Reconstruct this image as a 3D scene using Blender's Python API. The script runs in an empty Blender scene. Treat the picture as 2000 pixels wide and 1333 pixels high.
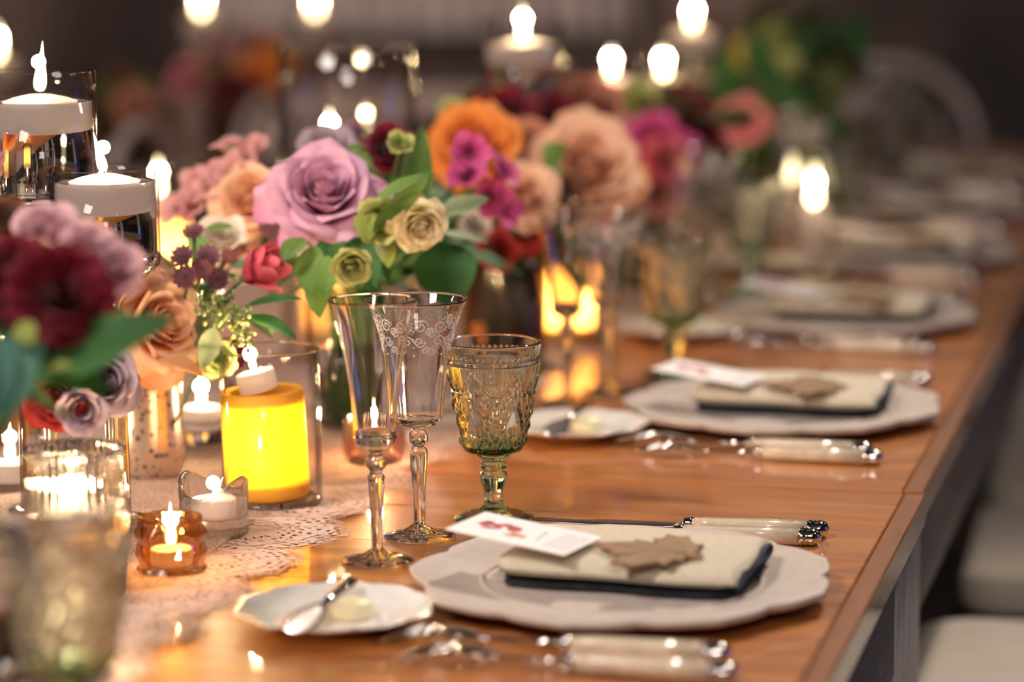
import bpy, math, random
import numpy as np
from mathutils import Vector, Matrix, Quaternion

random.seed(7)
SC = bpy.context.scene
COL = SC.collection
PI = math.pi

# ------------------------------------------------------------------ camera
ZT = 0.75                       # table height
FPX, HORIZON, ROLL, VPX = 5600.0, -200.0, math.radians(0.5), 1430.0
CAMH = 0.535
CAM = Vector((0, 0, ZT + CAMH))
_p = math.atan((666.5 - HORIZON) / FPX)
_t = math.atan(VPX * math.cos(_p) / FPX)
FW = Vector((-math.sin(_t) * math.cos(_p), math.cos(_t) * math.cos(_p), -math.sin(_p)))
_R0 = Vector((math.cos(_t), math.sin(_t), 0)); _U0 = _R0.cross(FW)
RT = _R0 * math.cos(ROLL) - _U0 * math.sin(ROLL)
UP = _U0 * math.cos(ROLL) + _R0 * math.sin(ROLL)

def P(px, py, z=0.0):
    """point at height z above the table top seen at a photo pixel"""
    d = FW + RT * ((px - 1000) / FPX) - UP * ((py - 666.5) / FPX)
    return CAM + d * ((ZT + z - CAM.z) / d.z)

def Q(px, py, d):
    """point at depth d along the view axis"""
    return CAM + (FW + RT * ((px - 1000) / FPX) - UP * ((py - 666.5) / FPX)) * d

def G(px, d):
    """point on the table top in pixel column px at depth d"""
    py = HORIZON + FPX * CAMH / (math.cos(_p) * d)
    q = P(px, py); return Vector((q.x, q.y, ZT))

cam = bpy.data.cameras.new('camera'); co = bpy.data.objects.new('camera', cam); COL.objects.link(co)
M = Matrix.Identity(4)
for i, v in enumerate((RT, UP, -FW)):
    for k in range(3): M[k][i] = v[k]
M.translation = CAM
co.matrix_world = M
cam.sensor_width = 36; cam.lens = FPX / 2000 * 36
cam.dof.use_dof = True; cam.dof.focus_distance = 2.42
cam.dof.aperture_fstop = 2.25
cam.dof.aperture_blades = 0
cam.clip_end = 100
SC.camera = co

# ------------------------------------------------------------------ world, lights, exposure
w = bpy.data.worlds.new('world'); SC.world = w; w.use_nodes = True
w.node_tree.nodes['Background'].inputs[0].default_value = (.55, .42, .36, 1)
w.node_tree.nodes['Background'].inputs[1].default_value = 0.05
SC.view_settings.view_transform = 'Standard'; SC.view_settings.look = 'None'
SC.view_settings.exposure = 0.0; SC.view_settings.gamma = 1.0
SC.view_settings.use_curve_mapping = False
cy = SC.cycles
cy.max_bounces = 18; cy.diffuse_bounces = 4; cy.glossy_bounces = 6; cy.transmission_bounces = 16
cy.transparent_max_bounces = 40; cy.caustics_reflective = False; cy.caustics_refractive = True
cy.sample_clamp_indirect = 10.0; cy.sample_clamp_direct = 0; cy.blur_glossy = 0.2
cy.use_denoising = True
try: cy.denoiser = 'OPENIMAGEDENOISE'
except Exception: pass
cy.use_light_tree = True

def area(name, loc, target, size, power, color, sy=None):
    l = bpy.data.lights.new(name, 'AREA'); l.size = size; l.energy = power; l.color = color
    if sy: l.shape = 'RECTANGLE'; l.size_y = sy
    o = bpy.data.objects.new(name, l); COL.objects.link(o); o.location = loc
    o.rotation_euler = (Vector(target) - Vector(loc)).to_track_quat('-Z', 'Y').to_euler()
    return o
# ceiling lights of the hall, the blue stage wash and two added fills
def spot(name, loc, target, deg, blend, power, color, soft):
    l = bpy.data.lights.new(name, 'SPOT'); l.energy = power; l.color = color; l.spot_size = math.radians(deg); l.spot_blend = blend; l.shadow_soft_size = soft
    o = bpy.data.objects.new(name, l); COL.objects.link(o); o.location = loc
    o.rotation_euler = (Vector(target) - Vector(loc)).to_track_quat('-Z', 'Y').to_euler()
spot('ceiling_spot', (0.10, 4.9, 3.35), (-.52, 2.15, .75), 46, 1.0, 430, (1.0, .84, .70), .16)
area('front_fill_light', (0.5, -1.2, 2.9), (-.8, 2.8, .95), 0.7, 48, (1.0, .86, .80))  # added fill from the camera side for flowers and wax
area('ceiling_lamp_near', (-1.9, 0.5, 3.35), (-.85, 2.7, .95), 0.8, 88, (1.0, .87, .80))
area('wall_fill_light', (-3.4, 9.6, 3.35), (-3.0, 11.5, 1.3), 1.3, 120, (1.0, .78, .62))  # added fill that brightens the back wall
# unseen warm point lights, added to put glints on the glassware
for k, (bx, by, bz) in enumerate(((1.3, 2.6, 2.5), (1.2, 4.6, 2.4), (1.1, 6.8, 2.5), (-2.7, 1.8, 2.5), (-2.6, 4.0, 2.4), (-.4, 7.6, 2.3), (-1.9, 7.0, 2.4), (.5, 1.2, 2.6))):
    l = bpy.data.lights.new('glint_light', 'POINT'); l.energy = 7; l.color = (1, .74, .46); l.shadow_soft_size = .035
    o = bpy.data.objects.new('glint_light', l); COL.objects.link(o); o.location = (bx, by, bz)
area('blue_wash_lamp', (3.3, 3.5, 1.35), (-.8, 2.8, .9), 1.1, 9, (.05, .19, 1.0), 1.3)

# ------------------------------------------------------------------ helpers: objects
def smooth(me, on=True):
    me.polygons.foreach_set('use_smooth', np.full(len(me.polygons), on)); return me

def mesh(name, v, f, mat=None, sm=True):
    me = bpy.data.meshes.new(name)
    me.from_pydata([tuple(a) for a in v], [], [tuple(int(i) for i in q) for q in f])
    smooth(me, sm)
    if mat: me.materials.append(mat)
    return me

def obj(name, me, parent=None, loc=None, rot=None, scale=None, kind=None, label=None):
    o = bpy.data.objects.new(name, me); COL.objects.link(o)
    if parent: o.parent = parent
    if loc is not None: o.location = loc
    if rot is not None: o.rotation_euler = rot
    if scale is not None: o.scale = scale if hasattr(scale, '__len__') else (scale,) * 3
    if kind: o['kind'] = kind
    if label: o['label'] = label
    return o

def tag(o, label, cat, group=None):
    o['label'] = label; o['category'] = cat
    if group: o['group'] = group
    return o

def thing(name, label, cat, loc=(0, 0, 0), rotz=0, group=None):
    o = bpy.data.objects.new(name, None); COL.objects.link(o)
    o.empty_display_size = .02; o.location = loc; o.rotation_euler = (0, 0, rotz)
    return tag(o, label, cat, group)

def orient(o, z_axis, spin=0.0):
    o.rotation_mode = 'QUATERNION'
    o.rotation_quaternion = Vector(z_axis).normalized().to_track_quat('Z', 'Y') @ Quaternion((0, 0, 1), spin)

def copy_tree(src, loc, rotz, label):
    r = src.copy(); COL.objects.link(r); r.location = loc; r.rotation_euler = (0, 0, rotz); r['label'] = label
    for c in list(src.children):
        d = c.copy(); COL.objects.link(d); d.parent = r
        for g in c.children:
            e = g.copy(); COL.objects.link(e); e.parent = d
    return r

# ------------------------------------------------------------------ helpers: shapes
def spl(pts, n=6):
    out = []
    m = len(pts)
    for i in range(m - 1):
        p0, p1, p2, p3 = pts[max(i-1, 0)], pts[i], pts[i+1], pts[min(i+2, m-1)]
        for k in range(n):
            t = k / n
            out.append(tuple(.5*((2*b)+(-a+c)*t+(2*a-5*b+4*c-d)*t*t+(-a+3*b-3*c+d)*t**3) for a, b, c, d in zip(p0, p1, p2, p3)))
    out.append(tuple(pts[-1])); return out

def lathe(name, prof, seg=48, mat=None, mod=None, closed=False, sm=True):
    """surface of revolution; mod(theta, r, z, i) -> (r, z)"""
    v, f, rings = [], [], []
    for i, (r, z) in enumerate(prof):
        if r < 1e-6:
            rings.append([len(v)]); v.append((0, 0, z))
        else:
            ring = []
            for k in range(seg):
                th = 2 * PI * k / seg
                rr, zz = mod(th, r, z, i) if mod else (r, z)
                ring.append(len(v)); v.append((rr * math.cos(th), rr * math.sin(th), zz))
            rings.append(ring)
    pairs = list(zip(rings, rings[1:])) + ([(rings[-1], rings[0])] if closed else [])
    for a, b in pairs:
        for k in range(seg):
            k2 = (k + 1) % seg
            if len(a) == 1 and len(b) == 1: continue
            if len(a) == 1: f.append((a[0], b[k2], b[k]))
            elif len(b) == 1: f.append((a[k], a[k2], b[0]))
            else: f.append((a[k], a[k2], b[k2], b[k]))
    return mesh(name, v, f, mat, sm)

def shell(outer, t, base_t):
    """closed vessel profile: outer (r,z) bottom to top, inner wall offset by t"""
    inner = [(max(r - t, 0.0005), max(z, outer[0][1] + base_t)) for r, z in outer if z >= outer[0][1] + base_t]
    top = outer[-1]
    p = [(0, outer[0][1])] + list(outer) + [(top[0] - t * .5, top[1] + t * .45)] + inner[::-1]
    if inner[0][1] > outer[0][1] + base_t + 1e-5: p.append((inner[0][0], outer[0][1] + base_t))
    p.append((0, outer[0][1] + base_t))
    return p

def tube_data(pts, rad, seg=8, cap=True):
    pts = [Vector(p) for p in pts]; n = len(pts)
    rad = rad if hasattr(rad, '__len__') else [rad] * n
    v, f = [], []
    ref = Vector((0, 0, 1)); prev = None
    for i, p in enumerate(pts):
        t = (pts[min(i+1, n-1)] - pts[max(i-1, 0)]).normalized()
        if prev is None:
            a = t.cross(ref)
            if a.length < 1e-3: a = t.cross(Vector((1, 0, 0)))
        else:
            a = prev - t * prev.dot(t)
        a.normalize(); prev = a; b = t.cross(a)
        for k in range(seg):
            th = 2*PI*k/seg
            v.append(p + a*(rad[i]*math.cos(th)) + b*(rad[i]*math.sin(th)))
    for i in range(n-1):
        for k in range(seg):
            k2 = (k+1) % seg
            f.append((i*seg+k, i*seg+k2, (i+1)*seg+k2, (i+1)*seg+k))
    if cap:
        f.append(tuple(range(seg))[::-1]); f.append(tuple((n-1)*seg+k for k in range(seg)))
    return v, f

class MB:
    def __init__(s): s.v, s.f = [], []
    def add(s, v, f):
        n = len(s.v); s.v += [tuple(a) for a in v]; s.f += [tuple(i+n for i in q) for q in f]; return s
    def tube(s, pts, rad, seg=8): return s.add(*tube_data(pts, rad, seg))
    def box(s, c, d, b=0.0):
        x, y, z = c; a, e, h = d[0]/2, d[1]/2, d[2]/2
        if b <= 0:
            v = [(x+i*a, y+j*e, z+k*h) for k in (-1, 1) for j in (-1, 1) for i in (-1, 1)]
            return s.add(v, [(0,2,3,1),(4,5,7,6),(0,1,5,4),(2,6,7,3),(0,4,6,2),(1,3,7,5)])
        v = []; rows = [(-h, b), (-h+b, 0), (h-b, 0), (h, b)]
        for zz, ins in rows:
            aa, ee = a-ins, e-ins; cb = b*.6
            for (sx, sy) in ((1,1),(-1,1),(-1,-1),(1,-1)):
                q = [(sx*(aa), sy*(ee-cb)), (sx*(aa-cb), sy*ee)]
                if sx*sy < 0: q = q[::-1]
                v += [(x+q0, y+q1, z+zz) for q0, q1 in q]
        f = []
        for i in range(3):
            for k in range(8):
                k2 = (k+1) % 8; f.append((i*8+k, i*8+k2, i*8+8+k2, i*8+8+k))
        f.append(tuple(range(8))[::-1]); f.append(tuple(range(24, 32)))
        return s.add(v, f)
    def ball(s, c, r, n=6, sz=1.0):
        v, f = [(c[0], c[1], c[2]-r*sz)], []
        for i in range(1, n):
            ph = -PI/2 + PI*i/n
            for k in range(n+2):
                th = 2*PI*k/(n+2)
                v.append((c[0]+r*math.cos(ph)*math.cos(th), c[1]+r*math.cos(ph)*math.sin(th), c[2]+r*sz*math.sin(ph)))
        m = n+2; v.append((c[0], c[1], c[2]+r*sz)); L = len(v)-1
        for k in range(m):
            f.append((0, 1+(k+1) % m, 1+k)); f.append((L, L-m+k, L-m+(k+1) % m))
            for i in range(n-2):
                f.append((1+i*m+k, 1+i*m+(k+1) % m, 1+(i+1)*m+(k+1) % m, 1+(i+1)*m+k))
        return s.add(v, f)
    def mesh(s, name, mat, sm=True): return mesh(name, s.v, s.f, mat, sm)

def prism(poly, z0, z1):
    n = len(poly)
    v = [(x, y, z0) for x, y in poly] + [(x, y, z1) for x, y in poly]
    f = [tuple(range(n))[::-1], tuple(range(n, 2*n))] + [(i, (i+1) % n, n+(i+1) % n, n+i) for i in range(n)]
    return v, f

def loft(secs, n=16, e=2.6):
    """sections (x, y, z, halfwidth, halfheight) along x, superellipse outline"""
    v, f = [], []
    for (x, y, z, a, b) in secs:
        for k in range(n):
            th = 2*PI*k/n; c, s_ = math.cos(th), math.sin(th)
            v.append((x, y + a*math.copysign(abs(c)**(2/e), c), z + b*math.copysign(abs(s_)**(2/e), s_)))
    for i in range(len(secs)-1):
        for k in range(n):
            k2 = (k+1) % n; f.append((i*n+k, i*n+k2, (i+1)*n+k2, (i+1)*n+k))
    m = len(secs)-1
    f.append(tuple(range(n))[::-1]); f.append(tuple(m*n+k for k in range(n)))
    return v, f

# ------------------------------------------------------------------ materials
def nm(name):
    m = bpy.data.materials.new(name); m.use_nodes = True
    nt = m.node_tree; nt.nodes.clear()
    return m, nt, nt.nodes.new('ShaderNodeOutputMaterial')
def N(nt, t, **kw):
    n = nt.nodes.new(t)
    for k, v in kw.items(): setattr(n, k, v)
    return n
def ramp(nt, stops, src=None):
    r = N(nt, 'ShaderNodeValToRGB')
    while len(r.color_ramp.elements) < len(stops): r.color_ramp.elements.new(.5)
    for e, (p, c) in zip(r.color_ramp.elements, stops): e.position = p; e.color = (*c, 1)
    if src is not None: nt.links.new(src, r.inputs[0])
    return r
def texco(nt, scale=(1, 1, 1), out='Object', rand=False):
    tc = N(nt, 'ShaderNodeTexCoord'); mp = N(nt, 'ShaderNodeMapping'); mp.inputs['Scale'].default_value = scale
    nt.links.new(tc.outputs[out], mp.inputs['Vector'])
    if rand:
        oi = N(nt, 'ShaderNodeObjectInfo'); ml = N(nt, 'ShaderNodeMath', operation='MULTIPLY'); ml.inputs[1].default_value = 37.0
        cb = N(nt, 'ShaderNodeCombineXYZ'); nt.links.new(oi.outputs['Random'], ml.inputs[0])
        for i in range(3): nt.links.new(ml.outputs[0], cb.inputs[i])
        nt.links.new(cb.outputs[0], mp.inputs['Location'])
    return mp.outputs[0]
def noise(nt, vec, scale, detail=4, rough=.55, dist=0):
    n = N(nt, 'ShaderNodeTexNoise'); n.inputs['Scale'].default_value = scale; n.inputs['Detail'].default_value = detail
    n.inputs['Roughness'].default_value = rough; n.inputs['Distortion'].default_value = dist
    nt.links.new(vec, n.inputs['Vector']); return n

def pmat(name, c, rough=.5, metal=0, var=.12, vscale=30, bump=0, bscale=200, coat=0, coat_r=.1, sss=0, spec=.5, sheen=0, stretch=(1, 1, 1)):
    m, nt, out = nm(name)
    b = N(nt, 'ShaderNodeBsdfPrincipled'); nt.links.new(b.outputs[0], out.inputs[0])
    vec = texco(nt, stretch, rand=True)
    n = noise(nt, vec, vscale)
    lo = tuple(max(0, x*(1-var)) for x in c); hi = tuple(min(1, x*(1+var)) for x in c)
    r = ramp(nt, [(.3, lo), (.7, hi)], n.outputs[0]); nt.links.new(r.outputs[0], b.inputs['Base Color'])
    b.inputs['Roughness'].default_value = rough; b.inputs['Metallic'].default_value = metal
    b.inputs['Coat Weight'].default_value = coat; b.inputs['Coat Roughness'].default_value = coat_r
    b.inputs['Specular IOR Level'].default_value = spec
    if sheen: b.inputs['Sheen Weight'].default_value = sheen
    if sss:
        b.inputs['Subsurface Weight'].default_value = sss; b.inputs['Subsurface Radius'].default_value = (.01, .006, .003)
        b.inputs['Subsurface Scale'].default_value = 1.0
    if bump:
        n2 = noise(nt, vec, bscale, 3); bp = N(nt, 'ShaderNodeBump'); bp.inputs['Strength'].default_value = bump
        bp.inputs['Distance'].default_value = .002
        nt.links.new(n2.outputs[0], bp.inputs['Height']); nt.links.new(bp.outputs[0], b.inputs['Normal'])
    return m

def wood_mat(name, dark, mid, light, axis='x', rough=.38, coat=.9, coat_r=.045, s=1.0, knots=True):
    m, nt, out = nm(name)
    b = N(nt, 'ShaderNodeBsdfPrincipled'); nt.links.new(b.outputs[0], out.inputs[0])
    sc = (1.2*s, 14*s, 14*s) if axis == 'x' else ((14*s, 1.2*s, 14*s) if axis == 'y' else (14*s, 14*s, 1.2*s))
    vec = texco(nt, sc, rand=True)
    n1 = noise(nt, vec, 1.6, 6, .6, 1.2); n2 = noise(nt, vec, 9, 3, .6, .3)
    mx = N(nt, 'ShaderNodeMath', operation='MULTIPLY_ADD'); mx.inputs[1].default_value = .35
    nt.links.new(n2.outputs[0], mx.inputs[0]); 
    sub = N(nt, 'ShaderNodeMath', operation='MULTIPLY'); sub.inputs[1].default_value = .65
    nt.links.new(n1.outputs[0], sub.inputs[0]); nt.links.new(sub.outputs[0], mx.inputs[2])
    r = ramp(nt, [(.3, dark), (.46, mid), (.66, light)], mx.outputs[0])
    col = r.outputs[0]
    if knots:
        v2 = texco(nt, tuple(x*.35 for x in ((2.2, 8, 8) if axis == 'x' else (8, 2.2, 8))), rand=True)
        vo = N(nt, 'ShaderNodeTexVoronoi'); vo.inputs['Scale'].default_value = 2.3; nt.links.new(v2, vo.inputs['Vector'])
        kr = ramp(nt, [(.03, (.12, .05, .02)), (.13, (1, 1, 1))], vo.outputs['Distance'])
        mixk = N(nt, 'ShaderNodeMix', data_type='RGBA', blend_type='MULTIPLY'); mixk.inputs[0].default_value = .8
        nt.links.new(col, mixk.inputs[6]); nt.links.new(kr.outputs[0], mixk.inputs[7]); col = mixk.outputs[2]
    nt.links.new(col, b.inputs['Base Color'])
    b.inputs['Roughness'].default_value = rough
    b.inputs['Coat Weight'].default_value = coat; b.inputs['Coat Roughness'].default_value = coat_r
    bp = N(nt, 'ShaderNodeBump'); bp.inputs['Strength'].default_value = .12; bp.inputs['Distance'].default_value = .001
    nt.links.new(n2.outputs[0], bp.inputs['Height']); nt.links.new(bp.outputs[0], b.inputs['Normal'])
    return m

def glass_mat(name, c=(1, 1, 1), rough=0.0, ior=1.48, dens=0):
    m, nt, out = nm(name)
    g = N(nt, 'ShaderNodeBsdfGlass'); g.inputs['Color'].default_value = (*c, 1)
    g.inputs['Roughness'].default_value = rough; g.inputs['IOR'].default_value = ior
    nt.links.new(g.outputs[0], out.inputs[0])
    if dens:
        a = N(nt, 'ShaderNodeVolumeAbsorption'); a.inputs['Color'].default_value = (*c, 1); a.inputs['Density'].default_value = dens
        nt.links.new(a.outputs[0], out.inputs['Volume']); g.inputs['Color'].default_value = (1, 1, 1, 1)
    return m

def thin_mat(name, c=(.97, .97, .97), edge=(.40, .37, .36), base=.012, rough=0.02):
    """thin wall of clear glass: passes light straight, mirrors and darkens towards grazing angles"""
    m, nt, out = nm(name)
    lw = N(nt, 'ShaderNodeLayerWeight'); lw.inputs[0].default_value = .5
    pw = N(nt, 'ShaderNodeMath', operation='POWER'); pw.inputs[1].default_value = 4.5
    nt.links.new(lw.outputs['Facing'], pw.inputs[0])
    ma = N(nt, 'ShaderNodeMath', operation='MULTIPLY_ADD'); ma.inputs[1].default_value = .9; ma.inputs[2].default_value = base
    nt.links.new(pw.outputs[0], ma.inputs[0])
    r = ramp(nt, [(.55, c), (.97, edge)], lw.outputs['Facing'])
    t = N(nt, 'ShaderNodeBsdfTransparent'); nt.links.new(r.outputs[0], t.inputs[0])
    g = N(nt, 'ShaderNodeBsdfGlossy'); g.inputs['Roughness'].default_value = rough
    mx = N(nt, 'ShaderNodeMixShader'); nt.links.new(ma.outputs[0], mx.inputs[0])
    nt.links.new(t.outputs[0], mx.inputs[1]); nt.links.new(g.outputs[0], mx.inputs[2]); nt.links.new(mx.outputs[0], out.inputs[0])
    return m

def wax_mat(name, c, tr=.5):
    m, nt, out = nm(name)
    vec = texco(nt, rand=True); n = noise(nt, vec, 40); r = ramp(nt, [(.3, tuple(x*.94 for x in c)), (.7, c)], n.outputs[0])
    d = N(nt, 'ShaderNodeBsdfPrincipled'); d.inputs['Roughness'].default_value = .45; nt.links.new(r.outputs[0], d.inputs['Base Color'])
    t = N(nt, 'ShaderNodeBsdfTranslucent'); nt.links.new(r.outputs[0], t.inputs[0])
    mx = N(nt, 'ShaderNodeMixShader'); mx.inputs[0].default_value = tr
    nt.links.new(d.outputs[0], mx.inputs[1]); nt.links.new(t.outputs[0], mx.inputs[2]); nt.links.new(mx.outputs[0], out.inputs[0])
    return m

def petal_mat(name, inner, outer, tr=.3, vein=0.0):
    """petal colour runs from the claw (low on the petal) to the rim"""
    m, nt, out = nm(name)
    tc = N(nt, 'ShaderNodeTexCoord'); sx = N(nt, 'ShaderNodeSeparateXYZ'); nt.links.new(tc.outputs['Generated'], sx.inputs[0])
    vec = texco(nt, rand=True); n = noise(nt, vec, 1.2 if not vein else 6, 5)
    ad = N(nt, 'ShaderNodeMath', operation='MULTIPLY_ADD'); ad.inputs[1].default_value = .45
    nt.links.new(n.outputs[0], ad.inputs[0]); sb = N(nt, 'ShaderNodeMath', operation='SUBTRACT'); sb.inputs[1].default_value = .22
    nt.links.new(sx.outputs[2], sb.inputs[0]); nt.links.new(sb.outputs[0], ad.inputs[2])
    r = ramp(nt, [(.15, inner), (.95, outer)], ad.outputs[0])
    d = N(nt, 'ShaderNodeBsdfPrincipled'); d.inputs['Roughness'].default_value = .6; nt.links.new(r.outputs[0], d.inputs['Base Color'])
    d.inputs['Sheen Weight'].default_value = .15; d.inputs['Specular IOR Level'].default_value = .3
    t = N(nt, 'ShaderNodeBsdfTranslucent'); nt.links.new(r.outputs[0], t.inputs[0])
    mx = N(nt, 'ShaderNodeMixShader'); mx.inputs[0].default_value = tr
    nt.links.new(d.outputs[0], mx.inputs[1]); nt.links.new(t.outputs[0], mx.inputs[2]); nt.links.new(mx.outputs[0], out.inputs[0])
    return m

def emit_mat(name, c, s):
    m, nt, out = nm(name)
    vec = texco(nt); n = noise(nt, vec, 8); r = ramp(nt, [(.2, tuple(x*.92 for x in c)), (.8, c)], n.outputs[0])
    e = N(nt, 'ShaderNodeEmission'); nt.links.new(r.outputs[0], e.inputs[0]); e.inputs[1].default_value = s
    nt.links.new(e.outputs[0], out.inputs[0]); return m

def mottle_mat(name, cols, scale, rough=.7, stretch=(1, 1, 1), bump=.3):
    m, nt, out = nm(name)
    b = N(nt, 'ShaderNodeBsdfPrincipled'); nt.links.new(b.outputs[0], out.inputs[0]); b.inputs['Roughness'].default_value = rough
    vec = texco(nt, stretch); n = noise(nt, vec, scale, 5, .6, .4)
    r = ramp(nt, cols, n.outputs[0]); nt.links.new(r.outputs[0], b.inputs['Base Color'])
    bp = N(nt, 'ShaderNodeBump'); bp.inputs['Strength'].default_value = bump; bp.inputs['Distance'].default_value = .02
    nt.links.new(n.outputs[0], bp.inputs['Height']); nt.links.new(bp.outputs[0], b.inputs['Normal'])
    return m

M_WOOD = wood_mat('varnished_plank', (.20, .060, .014), (.42, .145, .031), (.58, .225, .058), 'x')
M_WOODY = wood_mat('varnished_border', (.13, .042, .014), (.25, .088, .028), (.33, .125, .045), 'y', knots=False)
M_APRON = wood_mat('weathered_apron', (.07, .058, .05), (.13, .11, .095), (.20, .17, .15), 'y', .7, 0, s=1.4, knots=False)
M_LEG = wood_mat('whitewashed_leg', (.30, .27, .24), (.48, .44, .39), (.62, .57, .50), 'z', .7, 0, s=1.2, knots=False)
M_GLASS = glass_mat('crystal')
M_SMOKE = glass_mat('pressed_glass', (.58, .64, .48), dens=105)
def base_tint(m, lo, z0, z1):
    """green cast that the glass has towards the bottom of the bowl"""
    nt = m.node_tree; tc = N(nt, 'ShaderNodeTexCoord'); sx = N(nt, 'ShaderNodeSeparateXYZ'); nt.links.new(tc.outputs['Object'], sx.inputs[0])
    mr = N(nt, 'ShaderNodeMapRange'); mr.inputs[1].default_value = z0; mr.inputs[2].default_value = z1; nt.links.new(sx.outputs[2], mr.inputs[0])
    r = ramp(nt, [(0, lo), (1, (1, 1, 1))], mr.outputs[0])
    g = [n for n in nt.nodes if n.type == 'BSDF_GLASS'][0]; nt.links.new(r.outputs[0], g.inputs['Color'])
base_tint(M_SMOKE, (.74, .93, .80), .062, .078)
M_GREEN = glass_mat('green_glass', (.42, .78, .56), dens=38)
M_THIN = thin_mat('clear_thin_glass')
M_THIN2 = thin_mat('clear_thick_glass', base=.05)
M_THICKB = glass_mat('clear_glass_base', (.97, .98, .98))
M_AMBER = thin_mat('amber_glass', (.98, .74, .46), (.60, .24, .08), .16, .05)
M_COPPER = thin_mat('copper_lustre_glass', (.97, .78, .66), (.70, .36, .22), .22, .05)
M_WATER = glass_mat('water', ior=1.33)
M_WAXW = wax_mat('white_wax', (.95, .88, .87), .62)
M_WAXY = wax_mat('ivory_wax', (.97, .62, .08), .5)
M_WAXC = wax_mat('cream_wax', (.95, .72, .36), .55)
M_WICK = pmat('wick', (.03, .02, .02), .9)
M_FLAME = emit_mat('flame', (1.0, .76, .42), 21)
M_PORC = pmat('white_porcelain', (.90, .90, .88), .10, var=.02, coat=.4, coat_r=.03)
M_CHARGER = pmat('taupe_stoneware', (.52, .46, .42), .42, var=.06, vscale=60, bump=.05, bscale=120)
M_LINEN = pmat('cream_linen', (.60, .53, .40), .9, var=.10, vscale=260, bump=.5, bscale=900, sheen=.3)
M_NAVY = pmat('navy_linen', (.028, .04, .062), .9, var=.3, vscale=200, bump=.3, bscale=600)
M_CARD = pmat('white_card', (.86, .85, .86), .6, var=.01)
M_PRINTR = pmat('red_print', (.42, .05, .07), .6, var=.45, vscale=160)
M_PRINTO = pmat('orange_print', (.55, .20, .07), .6, var=.3, vscale=200)
M_PRINTG = pmat('grey_print', (.25, .23, .25), .6, var=.1)
M_PLY = pmat('thin_wood', (.27, .165, .085), .7, var=.16, vscale=30, stretch=(1, 12, 1), bump=.1)
M_PLYD = pmat('engraved_wood', (.20, .12, .06), .7)
M_STEEL = pmat('polished_silver', (.62, .60, .58), .10, 1, var=.03)
M_BLADE = pmat('steel_blade', (.42, .38, .37), .22, 1, var=.05, stretch=(1, 20, 1))
M_PEARL = pmat('mother_of_pearl', (.66, .56, .42), .18, var=.16, vscale=60, coat=.8, coat_r=.05, stretch=(1, 5, 1))
M_BUTTER = pmat('butter', (.85, .78, .52), .4, var=.05, sss=.3)
M_MERC = None
M_ACRYL = pmat('frosted_chair_frame', (.46, .38, .38), .25, var=.15, coat=.5)
M_DARKF = pmat('dark_chair_wood', (.035, .025, .028), .4, var=.3, coat=.3)
M_CUSH = pmat('cream_cushion', (.60, .55, .46), .85, var=.05, vscale=20, bump=.2, bscale=400, sheen=.3)
M_STEM = pmat('green_stem', (.08, .17, .05), .5, var=.2)
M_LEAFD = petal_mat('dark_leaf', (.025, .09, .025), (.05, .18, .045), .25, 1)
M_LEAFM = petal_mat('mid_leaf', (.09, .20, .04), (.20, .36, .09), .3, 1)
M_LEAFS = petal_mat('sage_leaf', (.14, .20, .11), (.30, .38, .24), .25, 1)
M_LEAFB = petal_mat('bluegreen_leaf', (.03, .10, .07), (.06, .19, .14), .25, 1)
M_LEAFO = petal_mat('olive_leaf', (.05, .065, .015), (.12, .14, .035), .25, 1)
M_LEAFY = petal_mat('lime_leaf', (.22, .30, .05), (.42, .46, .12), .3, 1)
M_SEED = pmat('eucalyptus_seed', (.34, .38, .15), .6, var=.25)
PM = {}
for k, a, b in (('lavender', (.56, .20, .40), (.80, .50, .68)), ('peach', (.90, .38, .15), (.95, .68, .48)),
                ('blush', (.62, .30, .24), (.80, .56, .47)), ('orange', (.88, .18, .02), (.92, .36, .07)),
                ('dusty', (.56, .20, .22), (.72, .38, .38)), ('burgundy', (.08, .002, .010), (.20, .006, .022)),
                ('magenta', (.42, .02, .17), (.75, .12, .36)), ('hotpink', (.50, .01, .08), (.84, .18, .24)),
                ('creamyel', (.84, .70, .20), (.92, .86, .62)), ('greenyel', (.26, .36, .07), (.60, .62, .24)),
                ('white', (.70, .62, .48), (.82, .76, .68)), ('astr', (.20, .05, .10), (.42, .17, .24)), ('floret', (.30, .10, .16), (.55, .32, .38)),
                ('lilac', (.34, .24, .34), (.52, .42, .50)), ('red', (.32, .015, .02), (.55, .05, .04)),
                ('terra', (.46, .16, .09), (.62, .28, .19)), ('palepink', (.60, .28, .36), (.78, .52, .56)),
                ('salmon', (.72, .14, .20), (.84, .33, .36)), ('brown', (.10, .03, .02), (.20, .08, .04)), ('yellow', (.70, .45, .05), (.85, .66, .18))):
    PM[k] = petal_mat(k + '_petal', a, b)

def mercury_mat():
    m, nt, out = nm('mercury_glass')
    b = N(nt, 'ShaderNodeBsdfPrincipled'); nt.links.new(b.outputs[0], out.inputs[0])
    vec = texco(nt); vo = N(nt, 'ShaderNodeTexVoronoi'); vo.inputs['Scale'].default_value = 150; nt.links.new(vec, vo.inputs['Vector'])
    n = noise(nt, vec, 60); ad = N(nt, 'ShaderNodeMath', operation='MULTIPLY'); nt.links.new(vo.outputs['Distance'], ad.inputs[0]); nt.links.new(n.outputs[0], ad.inputs[1])
    r = ramp(nt, [(.10, (.03, .018, .012)), (.17, (.56, .44, .36))], ad.outputs[0]); nt.links.new(r.outputs[0], b.inputs['Base Color'])
    r2 = ramp(nt, [(.10, (0, 0, 0)), (.17, (.6, .6, .6))], ad.outputs[0]); nt.links.new(r2.outputs[0], b.inputs['Metallic'])
    b.inputs['Roughness'].default_value = .28; return m
M_MERC = mercury_mat()

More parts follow.
